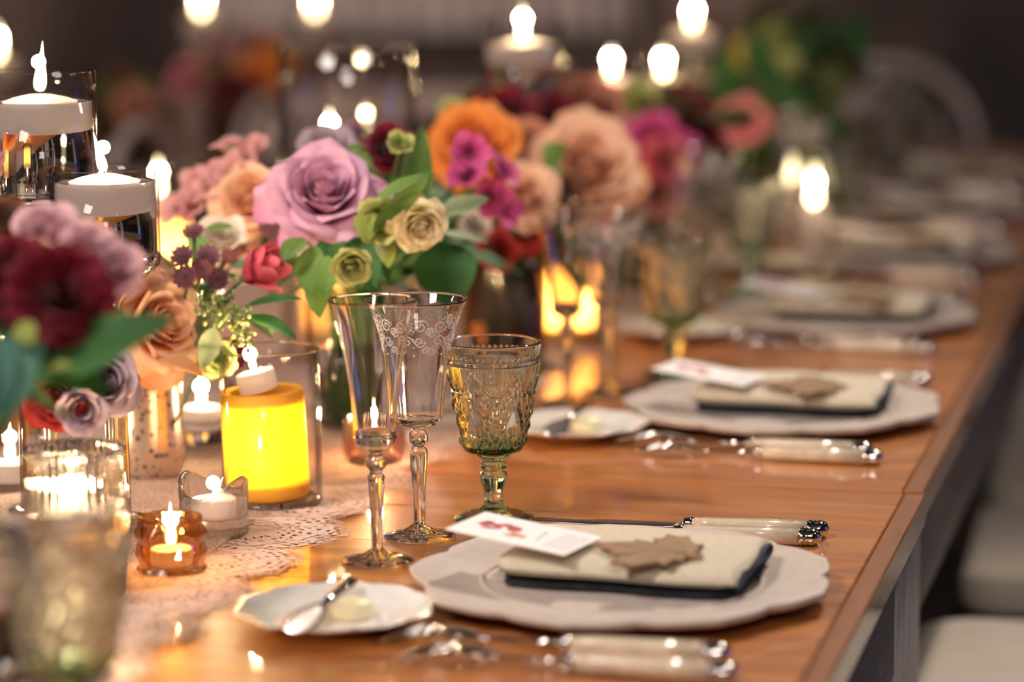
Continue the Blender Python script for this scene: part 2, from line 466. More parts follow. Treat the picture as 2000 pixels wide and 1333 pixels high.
def lace_mat():
    m, nt, out = nm('lace_cloth')
    b = N(nt, 'ShaderNodeBsdfPrincipled'); b.inputs['Roughness'].default_value = .9
    vec = texco(nt); n = noise(nt, vec, 25, 5); r = ramp(nt, [(.3, (.38, .27, .235)), (.7, (.50, .39, .345))], n.outputs[0])
    nt.links.new(r.outputs[0], b.inputs['Base Color'])
    vo = N(nt, 'ShaderNodeTexVoronoi'); vo.inputs['Scale'].default_value = 330; nt.links.new(vec, vo.inputs['Vector'])
    r2 = ramp(nt, [(.30, (1, 1, 1)), (.62, (.62, .62, .62))], vo.outputs['Distance'])
    t = N(nt, 'ShaderNodeBsdfTransparent'); mx = N(nt, 'ShaderNodeMixShader')
    nt.links.new(r2.outputs[0], mx.inputs[0]); nt.links.new(t.outputs[0], mx.inputs[1]); nt.links.new(b.outputs[0], mx.inputs[2])
    nt.links.new(mx.outputs[0], out.inputs[0]); return m
M_LACE = lace_mat()
M_LACE2 = pmat('lace_thread', (.50, .39, .345), .9, var=.1, vscale=80, bump=.3, bscale=900)

# ------------------------------------------------------------------ the room
def structure(name, bm, mat, parent=None):
    o = obj(name, bm.mesh(name, mat, False), parent)
    if not parent: o['kind'] = 'structure'
    return o
M_FLOOR = wood_mat('dark_floorboard', (.012, .008, .008), (.022, .015, .016), (.035, .024, .024), 'y', .45, .2, .2, .6, knots=False)
M_WALL = mottle_mat('dark_stone_wall', [(.36, (.010, .006, .008)), (.5, (.055, .034, .034)), (.64, (.20, .145, .13))], .75)
M_CEIL = pmat('dark_ceiling', (.05, .04, .04), .9)
XL, XR, YN, YF, ZC = -7.0, 4.2, -3.0, 11.5, 3.6
structure('floor', MB().box(((XL+XR)/2, (YN+YF)/2, -.05), (XR-XL, YF-YN, .1)), M_FLOOR)
structure('ceiling', MB().box(((XL+XR)/2, (YN+YF)/2, ZC+.05), (XR-XL, YF-YN, .1)), M_CEIL)
structure('wall_back', MB().box(((XL+XR)/2, YF+.05, ZC/2), (XR-XL, .1, ZC)), M_WALL)
structure('wall_front', MB().box(((XL+XR)/2, YN-.05, ZC/2), (XR-XL, .1, ZC)), M_WALL)
structure('wall_left', MB().box((XL-.05, (YN+YF)/2, ZC/2), (.1, YF-YN+.2, ZC)), M_WALL)
structure('wall_right', MB().box((XR+.05, (YN+YF)/2, ZC/2), (.1, YF-YN+.2, ZC)), M_WALL)

# ------------------------------------------------------------------ tables
TXL, TXR = -1.47, -0.259
def table(name, label, y0, y1, x0, x1, legs=True):
    t = thing(name, label, 'table', ((x0+x1)/2, (y0+y1)/2, 0))
    L, W = x1-x0, y1-y0; bw = .019
    n = max(2, round(W/.145)); pw = W/n
    me = MB().box((0, 0, 0), (L-2*bw-.001, pw-.0008, .028), .0012).mesh('plank', M_WOOD, False)
    for i in range(n):
        obj('plank', me, t, (0, -W/2+pw*(i+.5), ZT-.014))
    mb = MB().box((0, 0, 0), (bw, W-.002, .028), .0015).mesh('border_strip', M_WOODY, False)
    for s in (-1, 1): obj('border_strip', mb, t, (s*(L/2-bw/2), 0, ZT-.014))
    a = MB()
    a.box((0, W/2-.03, ZT-.085), (L-.12, .03, .11)); a.box((0, -W/2+.03, ZT-.085), (L-.12, .03, .11))
    a.box((L/2-.03, 0, ZT-.085), (.03, W-.02, .11)); a.box((-L/2+.03, 0, ZT-.085), (.03, W-.02, .11))
    obj('apron', a.mesh('apron', M_APRON, False), t)
    lg = MB().box((0, 0, (ZT-.03)/2), (.09, .09, ZT-.03), .004).mesh('leg', M_LEG, False)
    for sx in (-1, 1):
        for sy in (-1, 1): obj('leg', lg, t, (sx*(L/2-.058), sy*(W/2-.062), 0))
    return t
YJ = 2.548
table('farm_table', 'nearest varnished plank table under the front place setting', .72, YJ-.002, TXL, TXR)
table('farm_table', 'second varnished plank table butted end to end behind the nearest one', YJ+.004, 4.40, TXL, TXR-.003)
table('farm_table', 'farthest varnished plank table of the long candlelit row', 4.404, 6.15, TXL, TXR-.003)
table('farm_table', 'separate banquet table behind the row, with orange flowers on it', 4.3, 7.9, -3.05, -1.94)

# lace runner --------------------------------------------------------------
RX = -0.725
def runner():
    y0, y1, xa, xb = .76, 6.05, -1.17, RX-.085
    nx, ny = 30, 420
    X = np.linspace(xa, xb, nx); Y = np.linspace(y0, y1, ny)
    gx, gy = np.meshgrid(X, Y)
    def wob(x, y): return .0024 + .0007*np.sin(23*y+9*x) + .0006*np.sin(61*x+17*y) + .0006*np.sin(41*y-35*x)
    gz = wob(gx, gy)
    # one loose fold lying across the cloth near the front
    dd = (gx+.79)*.55 + (gy-2.07)*.83
    gz = gz + .004*np.exp(-(dd/.006)**2)*(gx < RX-.02)*(gy < 2.25)
    v = np.stack([gx, gy, gz+ZT], -1).reshape(-1, 3)
    idx = np.arange(nx*ny).reshape(ny, nx)
    f = np.stack([idx[:-1, :-1], idx[:-1, 1:], idx[1:, 1:], idx[1:, :-1]], -1).reshape(-1, 4)
    r = obj('lace_runner', mesh('lace_runner', v.tolist(), f.tolist(), M_LACE))
    tag(r, 'long cream lace runner with a scalloped fringed edge, lying down the tables', 'table runner')
    # open-work edge band: t runs inward from the outline, s along the table
    per = .112; st = .0011
    S = np.arange(1.72, 3.5, st); T = np.arange(0, .118, st)
    t, s = np.meshgrid(T, S)
    u = (s-2.045)/per; k = np.round(u); ds = (u-k)*per
    edge = .026*np.abs(np.sin(PI*u + PI/2))**.8 + .003*np.sin(s*155) + .0015*np.sin(s*410)            # outline bulges at each scallop
    tt = t - (.030-edge)
    hv = lambda a, b: (np.sin(a*12.9898+b*78.233)*43758.5453) % 1
    rad = np.hypot(ds, t-.080); ang = np.arctan2(ds, .080-t)
    rad = rad + .0016*np.sin(ang*9+k*2) + .0011*np.sin(s*310+t*190)
    ring = np.floor(rad/.0078); fr = rad/.0078-ring
    per_a = .0058+.0016*hv(ring, k)
    fa = ang*np.maximum(rad, .008)/per_a + hv(ring, k+3)+.12*np.sin(rad*900); cell = np.floor(fa); fa = fa-cell
    rv = hv(cell, ring+7*k); wall = .30+.16*rv
    hole = (fr > wall) & (fr < .86) & (fa > .26+.1*rv) & (fa < .80) & (rad > .018) & (rad < .078) & (rv > .16)
    hole &= ~((np.abs((ring % 4)-1) < .5) & (rv < .72))
    hb = (t > .092) & (t < .112)
    g1 = ((t-.092)/.0068) % 1; g2 = (s/.0062 + .5*np.floor((t-.092)/.0068)) % 1
    hole |= hb & (g1 > .3) & (g1 < .8) & (g2 > .3) & (g2 < .8) & (hv(np.floor(s/.0062), 2) > .3)
    keep = ~hole & (tt > 0)
    # tassel tips: the outermost rim breaks into threads
    fz = (s + .35*(t-.03)*np.sign(ds) + .0012*np.sin(t*400+k))/.0031
    fl_ = np.floor(fz); keep &= ~((tt < .006+.010*hv(fl_, 5)) & (fz-fl_ > .30+.35*hv(fl_, 9)))
    ws = .0020 + .0012*np.sin(30*s+20*t) + .0016*np.sin(83*s)*np.exp(-t/.02) + .0008*np.sin(140*s+60*t)
    vx = RX + .008 - t; vz = np.maximum(ws, .0006)
    v = np.stack([vx, s + .002*np.sin(50*t+20*s), vz+ZT], -1).reshape(-1, 3)
    ny, nx = t.shape; idx = np.arange(nx*ny).reshape(ny, nx)
    kq = keep[:-1, :-1]
    f = np.stack([idx[:-1, :-1], idx[1:, :-1], idx[1:, 1:], idx[:-1, 1:]], -1)[kq]
    used = np.unique(f); mp = np.full(nx*ny, -1); mp[used] = np.arange(len(used))
    obj('lace_edge', mesh('lace_edge', v[used].tolist(), mp[f].tolist(), M_LACE2), r, kind='stuff')
    far = MB()
    yy = 3.5
    while yy < 6.0:
        pts = [(RX-.088, yy, ZT+.0018), (RX-.088, yy+per, ZT+.0018)]
        pts += [(RX-.02+.028*math.sin(PI*i/8), yy+per*(1-i/8), ZT+.0018) for i in range(9)]
        far.add(pts, [tuple(range(len(pts)))]); yy += per
    obj('scalloped_hem', far.mesh('scalloped_hem', M_LACE2, False), r)
runner()

# ------------------------------------------------------------------ stemware
def facet(n, k=.5):
    def f(th, r):
        a = (th % (2*PI/n)) - PI/n
        return r*(1-k) + k*r*math.cos(PI/n)/math.cos(a)
    return f

def foot_prof(r, h, t=.0022):
    return [(0, 0.0002), (r*.9, 0), (r, .0008), (r, t*.8), (r*.97, t), (r*.75, t*1.7), (r*.5, h*.45), (r*.28, h*.78), (r*.16, h), (0, h*1.02)]

class Stem: pass
def make_flute_meshes():
    s = Stem(); q = facet(8, .55)
    o = spl([(.0165, .105), (.0172, .111), (.0185, .125), (.0212, .150), (.0258, .178), (.0318, .203), (.0362, .2165)], 5)
    def optic(th, r, z, i): return r*(1+.010*math.cos(8*(th+ (z-.1)*7))), z
    s.bowl = lathe('bowl', shell(o, .0011, .004), 72, M_GLASS, optic)
    sp = spl([(.0005, .0105), (.0040, .011), (.0045, .020), (.0052, .040), (.0066, .066), (.0072, .071), (.0050, .075), (.0082, .080), (.0086, .084),
              (.0056, .089), (.0056, .092), (.0150, .098), (.0168, .102), (.0160, .1047), (.0005, .1048)], 3)
    s.stem = lathe('stem', sp, 48, M_GLASS, lambda th, r, z, i: (q(th, r) if z < .09 else r, z))
    s.foot = lathe('foot', foot_prof(.0295, .0105), 64, M_GLASS, lambda th, r, z, i: (r, z*(1+.10*math.cos(10*th)*(.004 < r < .026))))
    return s

def scroll(mb, th0, z0, R, turns, rad_at, sgn=1, r=.00055):
    pts = []
    for k in range(26):
        t = k/25; a = sgn*t*turns*2*PI; rr = R*(1-t*.85)
        th = th0 + (rr*math.cos(a))/rad_at(z0); z = z0 + rr*math.sin(a)
        pts.append((math.cos(th)*(rad_at(z)+.0002), math.sin(th)*(rad_at(z)+.0002), z))
    mb.tube(pts, r, 4)

def make_wine_meshes():
    s = Stem(); q = facet(8, .7)
    key = [(.0120, .0985), (.0190, .1000), (.0208, .1045), (.0218, .115), (.0245, .140), (.0292, .168), (.0362, .190), (.0432, .2040)]
    o = spl(key, 5)
    def panel(th, r, z, i):
        k = max(0, 1-max(0, z-.14)/.03); a = facet(10, .8)(th, r); return r+(a-r)*k, z
    s.bowl = lathe('bowl', shell(o, .0011, .005), 80, M_GLASS, panel)
    zs = [z for r, z in o]; rs = [r for r, z in o]
    def rad_at(z): return float(np.interp(z, zs, rs))
    mb = MB(); n = 7
    for k in range(n):
        th = 2*PI*k/n
        for sg in (-1, 1):
            scroll(mb, th+sg*.20, .185, .0062, 1.6, rad_at, sg)
            scroll(mb, th+sg*.17, .172, .0050, 1.4, rad_at, -sg)
            scroll(mb, th+sg*.42, .180, .0045, 1.2, rad_at, sg)
            scroll(mb, th+sg*.36, .164, .0036, 1.3, rad_at, sg)
        for j in range(5):
            z = .160+.007*j; a = th; R = rad_at(z)+.0003
            mb.ball((R*math.cos(a), R*math.sin(a), z), .0009, 4)
        for j in range(9):
            a = th + (j-4)*.045; z = .194-.0011*(j-4)**2*.35; R = rad_at(z)+.0002
            mb.ball((R*math.cos(a), R*math.sin(a), z), .0007, 3)
    s.etch = mb.mesh('etched_scrollwork', pmat('etched_glass', (.85, .80, .78), .3, var=.05))
    sp = spl([(.0005, .0115), (.0046, .012), (.0050, .022), (.0056, .045), (.0078, .071), (.0070, .076), (.0048, .079), (.0076, .082), (.0082, .086), (.0076, .090),
              (.0052, .093), (.0062, .096), (.0150, .0975), (.0005, .0984)], 3)
    s.stem = lathe('stem', sp, 48, M_GLASS, lambda th, r, z, i: (q(th, r) if z < .0925 else r, z))
    s.foot = lathe('foot', foot_prof(.0305, .0115), 64, M_GLASS, lambda th, r, z, i: (r, z*(1+.06*math.cos(12*th)*(.004 < r < .028))))
    return s

def make_goblet_meshes():
    s = Stem()
    key = [(.0150, .0600), (.0245, .0625), (.0280, .0690), (.0302, .0800), (.0330, .0990), (.0368, .1200), (.0405, .1385), (.0414, .1400), (.0412, .1432), (.0405, .1450), (.0424, .1570)]
    o = spl(key, 12)
    NP = 6
    rng = random.Random(3); bumps = []
    for sg in (-1, 1):                                     # leafy sprays climbing each panel
        for j in range(6):
            bumps.append((sg*(.07+.055*j), .076+.0055*j+.002*sg*(j % 2), .050, .0030, sg*.7))
            bumps.append((sg*(.05+.05*j), .090+.006*j, .034, .0022, -sg*.6))
    for j in range(5): bumps.append((0, .074+.009*j, .030, .0036, 0))
    for j in range(7): bumps.append(((j-3)*.125, .0712+.0015*(j % 2), .045, .0028, .3*(-1)**j))
    for j in range(4): bumps.append((rng.uniform(-.4, .4), rng.uniform(.09, .108), .04, .004, .2))
    def relief(th, r, z, i):
        d = 0.0
        if i > len(o): return r, z                          # inner wall stays plain
        u = ((th*NP/(2*PI)) % 1)-.5
        if .0655 < z < .139:
            sw = .1155 + .0195*(abs(u)*2)**1.8               # swag line of each panel
            if z > sw+.0012: d += .0009*math.cos(th*96)
            elif z > sw-.0012: d += .0018
            else:
                for (bu, bz, su, sz, k) in bumps:
                    a = (u-bu)/su; b = (z-bz-k*(u-bu)*.03)/sz; e = a*a+b*b
                    if e < 5: d += .0026*math.exp(-e*1.1) - .0009*math.exp(-e*4)
        elif .1435 < z < .1470: d += .0006*max(0, math.cos(th*48))
        return r+d, z
    s.bowl = lathe('bowl', shell(o, .0030, .008), 300, M_SMOKE, relief)
    sp = spl([(.0005, .0095), (.0125, .0100), (.0090, .014), (.0078, .021), (.0084, .027), (.0112, .036), (.0118, .041), (.0100, .0445), (.0112, .047),
              (.0100, .049), (.0113, .051), (.0102, .053), (.0118, .0555), (.0140, .0588), (.0005, .0597)], 4)
    s.stem = lathe('stem', sp, 48, M_GREEN, lambda th, r, z, i: (r*(1+.035*math.cos(8*th)*(z < .042)), z))
    s.foot = lathe('foot', foot_prof(.0350, .0095, .0036), 72, M_GREEN, lambda th, r, z, i: (r, z*(1+.05*math.cos(24*th)*(.01 < r < .03))))
    return s

FL, WI, GO = make_flute_meshes(), make_wine_meshes(), make_goblet_meshes()
def glassware(kind, loc, label, group, rotz=0):
    s, name, cat = {'flute': (FL, 'champagne_flute', 'glass'), 'wine': (WI, 'wine_glass', 'glass'), 'goblet': (GO, 'pressed_goblet', 'goblet')}[kind]
    t = thing(name, label, cat, loc, rotz, group)
    obj('bowl', s.bowl, t); obj('stem', s.stem, t, label='green tinted stem' if kind == 'goblet' else None); obj('foot', s.foot, t)
    if kind == 'wine': obj('etched_scrollwork', s.etch, t, kind='stuff', label='frosted etched scrolls round the bowl')
    return t

# ------------------------------------------------------------------ tableware
def ogee(n, depth, ph=0.0, spike=.018):
    def f(th):
        a = ((th*n/(2*PI)+ph) % 1)
        return 1-depth + depth*math.sin(PI*a)**.55 + spike*math.exp(-((a-.5)/.07)**2)
    return f
def plate_mesh(name, R, prof, n, depth, mat, spike=.018, ph=0.0, seg=160):
    g = ogee(n, depth, ph, spike)
    def mod(th, r, z, i):
        k = max(0, (r/R-.55)/.45)**1.5; return r*(1+(g(th)-1)*k), z
    return lathe(name, prof, seg, mat, mod)
ch = spl([(0, .0085), (.060, .0085), (.098, .0088), (.106, .0095), (.108, .0118), (.110, .0118), (.112, .0108), (.130, .0128), (.152, .0158), (.163, .0178)], 4)
CHARGER = plate_mesh('charger_plate', .165, ch + [(.1645, .0172), (.1645, .0125), (.160, .0102), (.135, .0060), (.105, .0022), (.098, .0004), (.092, .0004), (.089, .0035), (0, .0040)], 9, .075, M_CHARGER)
bp_ = spl([(0, .0042), (.035, .0042), (.046, .0050), (.054, .0078), (.064, .0108), (.0745, .0140)], 4)
BREAD = plate_mesh('bread_plate', .0755, bp_ + [(.0753, .0134), (.074, .0120), (.060, .0078), (.050, .0036), (.040, .0004), (.037, .0004), (.035, .0020), (0, .0024)], 10, .07, M_PORC, .03)

def napkin_meshes():
    rng = random.Random(5)
    def slab(name, L, W, T, z0, mat, bow, rnd, nx=40, n=44, fray=0.0):
        v, f = [], []
        for i in range(nx+1):
            x = -L/2 + L*i/nx
            endk = min(1, min(i, nx-i)/3.0); tk = .72+.28*math.sin(endk*PI/2)
            for k in range(n):
                th = 2*PI*k/n; c, s_ = math.cos(th), math.sin(th)
                y = W/2*math.copysign(abs(c)**(2/rnd), c); z = T/2*tk*math.copysign(abs(s_)**(2/2.4), s_)
                sag = bow*(math.sin(PI*(x/L+.5)*1.6+.4)*.6 + .5*math.sin(7*x/L+3*y/W))
                front = -.0045*math.exp(-((y+W/2)/.018)**2) if s_ > 0 else 0
                xx = x + .004*math.sin(9*y/W+1)*(abs(x)/(L/2))**3
                yy = y + .0022*math.sin(11*x/L+2)*(abs(y)/(W/2))**2 + fray*rng.uniform(-1, 1)
                v.append((xx, yy, z0+T/2+z+(sag+front)*(.4 if s_ < 0 else 1)))
        for i in range(nx):
            for k in range(n):
                k2 = (k+1) % n; f.append((i*n+k, (i+1)*n+k, (i+1)*n+k2, i*n+k2))
        f.append(tuple(range(n))); f.append(tuple(nx*n+k for k in range(n))[::-1])
        return mesh(name, v, f, mat)
    return (slab('top_fold', .186, .135, .0165, .0068, M_LINEN, .0016, 14),
            slab('lower_fold', .178, .120, .0062, .0004, M_NAVY, .0004, 10, fray=.0006),
            slab('side_fold', .0075, .128, .0115, .0062, M_NAVY, .0003, 10, nx=6))
NAP = napkin_meshes()

def maple(scale):
    half = [(0, -.52), (.10, -.30), (.30, -.36), (.34, -.26), (.62, -.26), (.56, -.12), (.96, .10), (.86, .18), (.92, .40), (.66, .36), (.60, .46), (.36, .28), (.44, .66), (.30, .62), (.16, .84)]
    p = [(x*scale, y*scale) for x, y in half] + [(0, 1.05*scale)] + [(-x*scale, y*scale) for x, y in half[::-1][:-1]]
    p = [p[0]] + [q for q in p[1:]]
    return p
LEAF = mesh('maple_cutout', *prism(maple(.058), 0, .0028), M_PLY, False)
_v = MB()
for ax, ay in ((0, .9), (.7, .15), (-.7, .15), (.35, .5), (-.35, .5)):
    _v.tube([(0, -.3*.058, .0028), (ax*.058*.85, ay*.058*.85, .0028)], .00035, 4)
VEINS = _v.mesh('engraved_veins', M_PLYD)

def fork_mesh():
    m = MB()
    m.add(*loft([(0, 0, .0055, .0032, .0020), (-.02, 0, .0058, .0024, .0016), (-.045, 0, .0060, .0026, .0014), (-.058, 0, .0075, .0060, .0012), (-.066, 0, .0088, .0100, .0011), (-.078, 0, .0098, .0112, .0011), (-.084, 0, .0098, .0108, .0010)], 14))
    for k in range(4):
        y = (k-1.5)*.0060
        m.add(*loft([(-.082, y, .0098, .0022, .0010), (-.100, y*1.02, .0085, .0017, .0009), (-.118, y*1.02, .0045, .0013, .0008), (-.126, y*1.0, .0008, .0005, .0004)], 8))
    return m.mesh('fork_head', M_STEEL)
def blade_mesh(L=.125):
    return mesh('blade', *loft([(0, 0, .005, .0040, .0018), (-.008, 0, .005, .0062, .0012), (-.03, 0, .005, .0082, .0010), (-L*.6, .0004, .005, .0088, .0009), (-L*.9, .001, .005, .0078, .0008), (-L*.975, .002, .005, .0050, .0006), (-L, .003, .005, .0010, .0004)], 14), M_BLADE)
HANDLE = mesh('handle', *loft([(.006, 0, .006, .0056, .0044), (.02, 0, .006, .0066, .0050), (.06, 0, .006, .0076, .0055), (.098, 0, .006, .0080, .0057)], 18, 3.2), M_PEARL)
FERR = mesh('ferrule', *loft([(-.001, 0, .0055, .0030, .0024), (.001, 0, .0058, .0058, .0048), (.003, 0, .006, .0052, .0043), (.005, 0, .006, .0064, .0050), (.0075, 0, .006, .0060, .0048)], 18, 2.6), M_STEEL)
ENDC = mesh('end_cap', *loft([(.097, 0, .006, .0082, .0058), (.100, 0, .006, .0090, .0062), (.1015, 0, .006, .0078, .0055), (.103, 0, .006, .0090, .0062), (.1045, 0, .006, .0080, .0056), (.108, 0, .006, .0086, .0062), (.112, 0, .006, .0064, .0050), (.1145, 0, .006, .0020, .0018)], 18, 2.4), M_STEEL)
FORK = fork_mesh(); BLADE = blade_mesh(); BLADE2 = blade_mesh(.105)
BK_BLADE = mesh('blade', *loft([(0, 0, .001, .0028, .0014), (-.012, 0, .001, .0060, .0010), (-.035, 0, .001, .0098, .0009), (-.062, .001, .001, .0100, .0008), (-.075, .002, .001, .0055, .0006), (-.080, .003, .001, .0010, .0004)], 14), M_BLADE)
BK_HANDLE = mesh('handle', *loft([(0, 0, .001, .0028, .0020), (.015, 0, .001, .0038, .0026), (.04, 0, .001, .0046, .0030), (.062, 0, .001, .0056, .0034), (.070, 0, .001, .0030, .0024)], 14), M_STEEL)
def pat_mesh():
    rng = random.Random(2)
    return lathe('butter_pat', [(0, 0), (.014, 0), (.0165, .003), (.0160, .008), (.012, .0125), (.006, .0145), (0, .015)], 24, M_BUTTER, lambda th, r, z, i: (r*(1+.05*math.cos(5*th)), z))
PAT = pat_mesh()

def cutlery(kind, loc, rotz, label, group):
    t = thing({'fork': 'dinner_fork', 'knife': 'dinner_knife', 'small': 'starter_knife', 'sfork': 'starter_fork'}[kind], label, 'fork' if 'fork' in kind else 'knife', loc, rotz, group)
    obj('handle', HANDLE, t, label='mother of pearl handle'); obj('ferrule', FERR, t); obj('end_cap', ENDC, t); t.scale = (1.08, 1.22, 1.22)
    if 'fork' in kind:
        obj('fork_head', FORK, t, scale=1 if kind == 'fork' else .88)
    else:
        obj('blade', BLADE if kind == 'knife' else BLADE2, t)
    return t

def card_meshes(L, W):
    me = MB().box((0, 0, 0), (L, W, .0007)).mesh('card', M_CARD, False)
    rng = random.Random(11)
    fl = MB(); z = .00038
    for k in range(16):
        a = rng.uniform(0, 2*PI); r = .016*math.sqrt(rng.random()); c = (-L*.23+r*math.cos(a)*.9, W*.02+r*math.sin(a)*.85)
        rr = rng.uniform(.003, .0062)
        fl.add(*prism([(c[0]+rr*math.cos(2*PI*j/9)*(1+.15*math.sin(3*j)), c[1]+rr*math.sin(2*PI*j/9)) for j in range(9)], z+k*2e-6, z+.00004+k*2e-6))
    og = MB()
    for k in range(5):
        c = (-L*.02+rng.uniform(-.004, .006), -W*.18+rng.uniform(-.006, .006)); rr = rng.uniform(.0022, .004)
        og.add(*prism([(c[0]+rr*1.5*math.cos(2*PI*j/8), c[1]+rr*math.sin(2*PI*j/8)) for j in range(8)], z+k*2e-6, z+.00004+k*2e-6))
    tx = MB()
    for j in range(3): tx.box((L*.13+.0012*j, W*(.16-.14*j), z), (.0022, .0052, .00006))
    for j in range(5):
        x = L*(.27+.045*j)
        y = -W*.36
        while y < W*.30:
            ln = rng.uniform(.0025, .0065); tx.box((x, y+ln/2, z), (.0013, ln, .00006)); y += ln+.0016
    return me, fl.mesh('flower_print', M_PRINTR, False), og.mesh('leaf_print', M_PRINTO, False), tx.mesh('small_text', M_PRINTG, False)

# ------------------------------------------------------------------ place settings
C1 = P(1215, 1133, .010)
NPX = [(1215, 1133), (1530, 815), (1652, 633), (1767, 510), (1823, 424), (1868, 357)]
ORD = ['front', 'second', 'third', 'fourth', 'fifth', 'farthest']
# the card of the front setting fixes the pose of all
_A, _B, _C, _D = P(945, 1000, .052), P(872, 1035, .052), P(1115, 1088, .0405), P(1165, 1048, .0405)
_cx = ((_C+_D)-(_A+_B)).normalized(); _cyv = ((_A+_D)-(_B+_C)); _cyv = (_cyv-_cx*_cyv.dot(_cx)).normalized(); _cz = _cx.cross(_cyv)
CARD_L = (((_C+_D)-(_A+_B))/2).length; CARD_W = (((_A+_D)-(_B+_C))/2).length
CARD = card_meshes(CARD_L, CARD_W)
CARD_O = (_A+_B+_C+_D)/4 - Vector((C1.x, C1.y, 0))
S1 = {k: P(*v) for k, v in dict(flute=(737, 1098), wine=(820, 1050), goblet=(965, 1017), bread=(655, 1197, .008), butter=(690, 1190, .012), nap=(1243, 1096, .022),
      fork1=(1095, 1258, .007), fork2=(1103, 1292, .007), knife1=(1335, 1027, .006), knife2=(1318, 1040, .006), leaf=(1303, 1082, .037)).items()}
REL = {k: Vector((v.x-C1.x, v.y-C1.y, 0)) for k, v in S1.items()}
_ka, _kb = P(566, 1238, .014), P(708, 1118, .020)
JIT = random.Random(4)
def setting(i):
    px = NPX[i]; c = P(*px); c = Vector((c.x, c.y, ZT)); o = ORD[i]
    if i == 0: c = Vector((C1.x, C1.y, ZT))
    j = (lambda s: Vector((JIT.uniform(-s, s), JIT.uniform(-s, s), 0))) if i else (lambda s: Vector((0, 0, 0)))
    w_ = f'{o} place setting'
    tag(obj('charger_plate', CHARGER, None, c, (0, 0, .12+.7*i)), f'taupe scalloped charger plate of the {w_}', 'plate', 'charger plates')
    n = thing('folded_napkin', f'folded cream linen napkin on the charger of the {w_}', 'napkin', c+REL['nap']*1 + Vector((0, 0, .0086)), -.06+(.03*i if i else 0), 'folded napkins')
    n.location.z = ZT+.0120
    obj('top_fold', NAP[0], n); obj('lower_fold', NAP[1], n, (-.002, .001, 0), label='dark navy underside'); obj('side_fold', NAP[2], n, (.0935, .001, 0), label='dark navy folded end')
    k = thing('menu_card', f'white menu card with red flower print on the {o} napkin', 'card', Vector((c.x, c.y, 0))+CARD_O, 0, 'menu cards')
    m = Matrix((_cx, _cyv, _cz)).transposed().to_4x4(); m.translation = Vector((c.x, c.y, 0))+CARD_O
    k.matrix_world = m
    obj('card', CARD[0], k); obj('flower_print', CARD[1], k, label='red watercolour flower'); obj('leaf_print', CARD[2], k, label='orange brown seal'); obj('small_text', CARD[3], k, label='lines of tiny grey lettering')
    lf = tag(obj('maple_cutout', LEAF, None, c+REL['leaf']+Vector((0, 0, .0362)), (.02, .0, 1.35+.3*i)), f'thin wooden maple leaf lying on the {o} napkin', 'leaf', 'wooden maple leaves')
    obj('engraved_veins', VEINS, lf)
    tag(obj('bread_plate', BREAD, None, c+REL['bread']+j(.002), (0, 0, .2+i)), f'small white scalloped bread plate left of the {w_}', 'plate', 'bread plates') if i < 5 else None
    if i < 4:
        b = c+REL['bread']
        tag(obj('butter_pat', PAT, None, b+Vector((.012, .004, .0043))), f'pale butter pat on the bread plate of the {w_}', 'butter', 'butter pats')
        q = thing('butter_knife', f'silver butter knife across the bread plate of the {w_}', 'knife', c+(_ka*.55+_kb*.45)-Vector((C1.x, C1.y, ZT)), 0, 'butter knives')
        q.rotation_mode = 'QUATERNION'; q.rotation_quaternion = (_kb-_ka).to_track_quat('X', 'Z') @ Quaternion((1, 0, 0), .5)
        obj('blade', BK_BLADE, q); obj('handle', BK_HANDLE, q)
    cutlery('fork', c+REL['fork1']+j(.004), -.02+(JIT.uniform(-.05, .05) if i else 0), f'dinner fork with pearl handle nearest the charger of the {w_}', 'forks')
    cutlery('sfork', c+REL['fork2']+j(.004), -.06+(JIT.uniform(-.05, .05) if i else 0), f'outer starter fork with pearl handle at the {w_}', 'forks')
    cutlery('knife', c+REL['knife1'], .03, f'dinner knife with pearl handle behind the charger of the {w_}', 'knives')
    cutlery('small', c+REL['knife2']+Vector((0, -.002, 0)), .02, f'starter knife with pearl handle, half hidden by the {o} charger', 'knives')
    jg = j(.006) + Vector(((0, 0, 0, .035, .06, .05)[i], 0, 0))
    glassware('flute', c+REL['flute']+(jg if i != 1 else Vector((-.02, -.03, 0))), f'clear trumpet champagne flute with knobbed stem at the {w_}', 'champagne flutes', .2)
    glassware('wine', c+REL['wine']+(jg if i != 1 else Vector((0, -.05, 0))), f'clear wine glass with etched scrolls at the {w_}', 'wine glasses', .4)
    glassware('goblet', c+REL['goblet']+jg, f'green stemmed pressed glass goblet at the {w_}', 'pressed goblets', .32)
for i in range(6): setting(i)
glassware('goblet', G(140, 1.775), 'blurred pressed glass goblet closest to the viewer, with green base', 'pressed goblets', .1)

# ------------------------------------------------------------------ candles and holders
def flame_mesh(s=1.0):
    pr = [(0, 0), (.0028, .0008), (.0040, .0032), (.0044, .0065), (.0040, .011), (.0031, .0165), (.0020, .0225), (.0010, .028), (.0004, .0325), (0, .035)]
    return lathe('flame', [(max(0, r)*s, z*s) for r, z in pr], 14, M_FLAME)
FLM = flame_mesh()
WICK = MB().tube([(0, 0, -.002), (.0003, 0, .004), (.001, 0, .007)], .0007, 6).mesh('wick', M_WICK)
def burn(t, z, size=1.0, power=.35, lean=(0, 0), col=(1, .66, .35)):
    obj('wick', WICK, t, (0, 0, z), scale=size)
    obj('flame', FLM, t, (0, 0, z+.0015*size), (lean[1], lean[0], 0), scale=size)
    l = bpy.data.lights.new('flame_light', 'POINT'); l.energy = power*2.0; l.color = col; l.shadow_soft_size = .006
    o = bpy.data.objects.new('flame_light', l); COL.objects.link(o); o.parent = t; o.location = (0, 0, z+.022*size)
    o.visible_camera = True

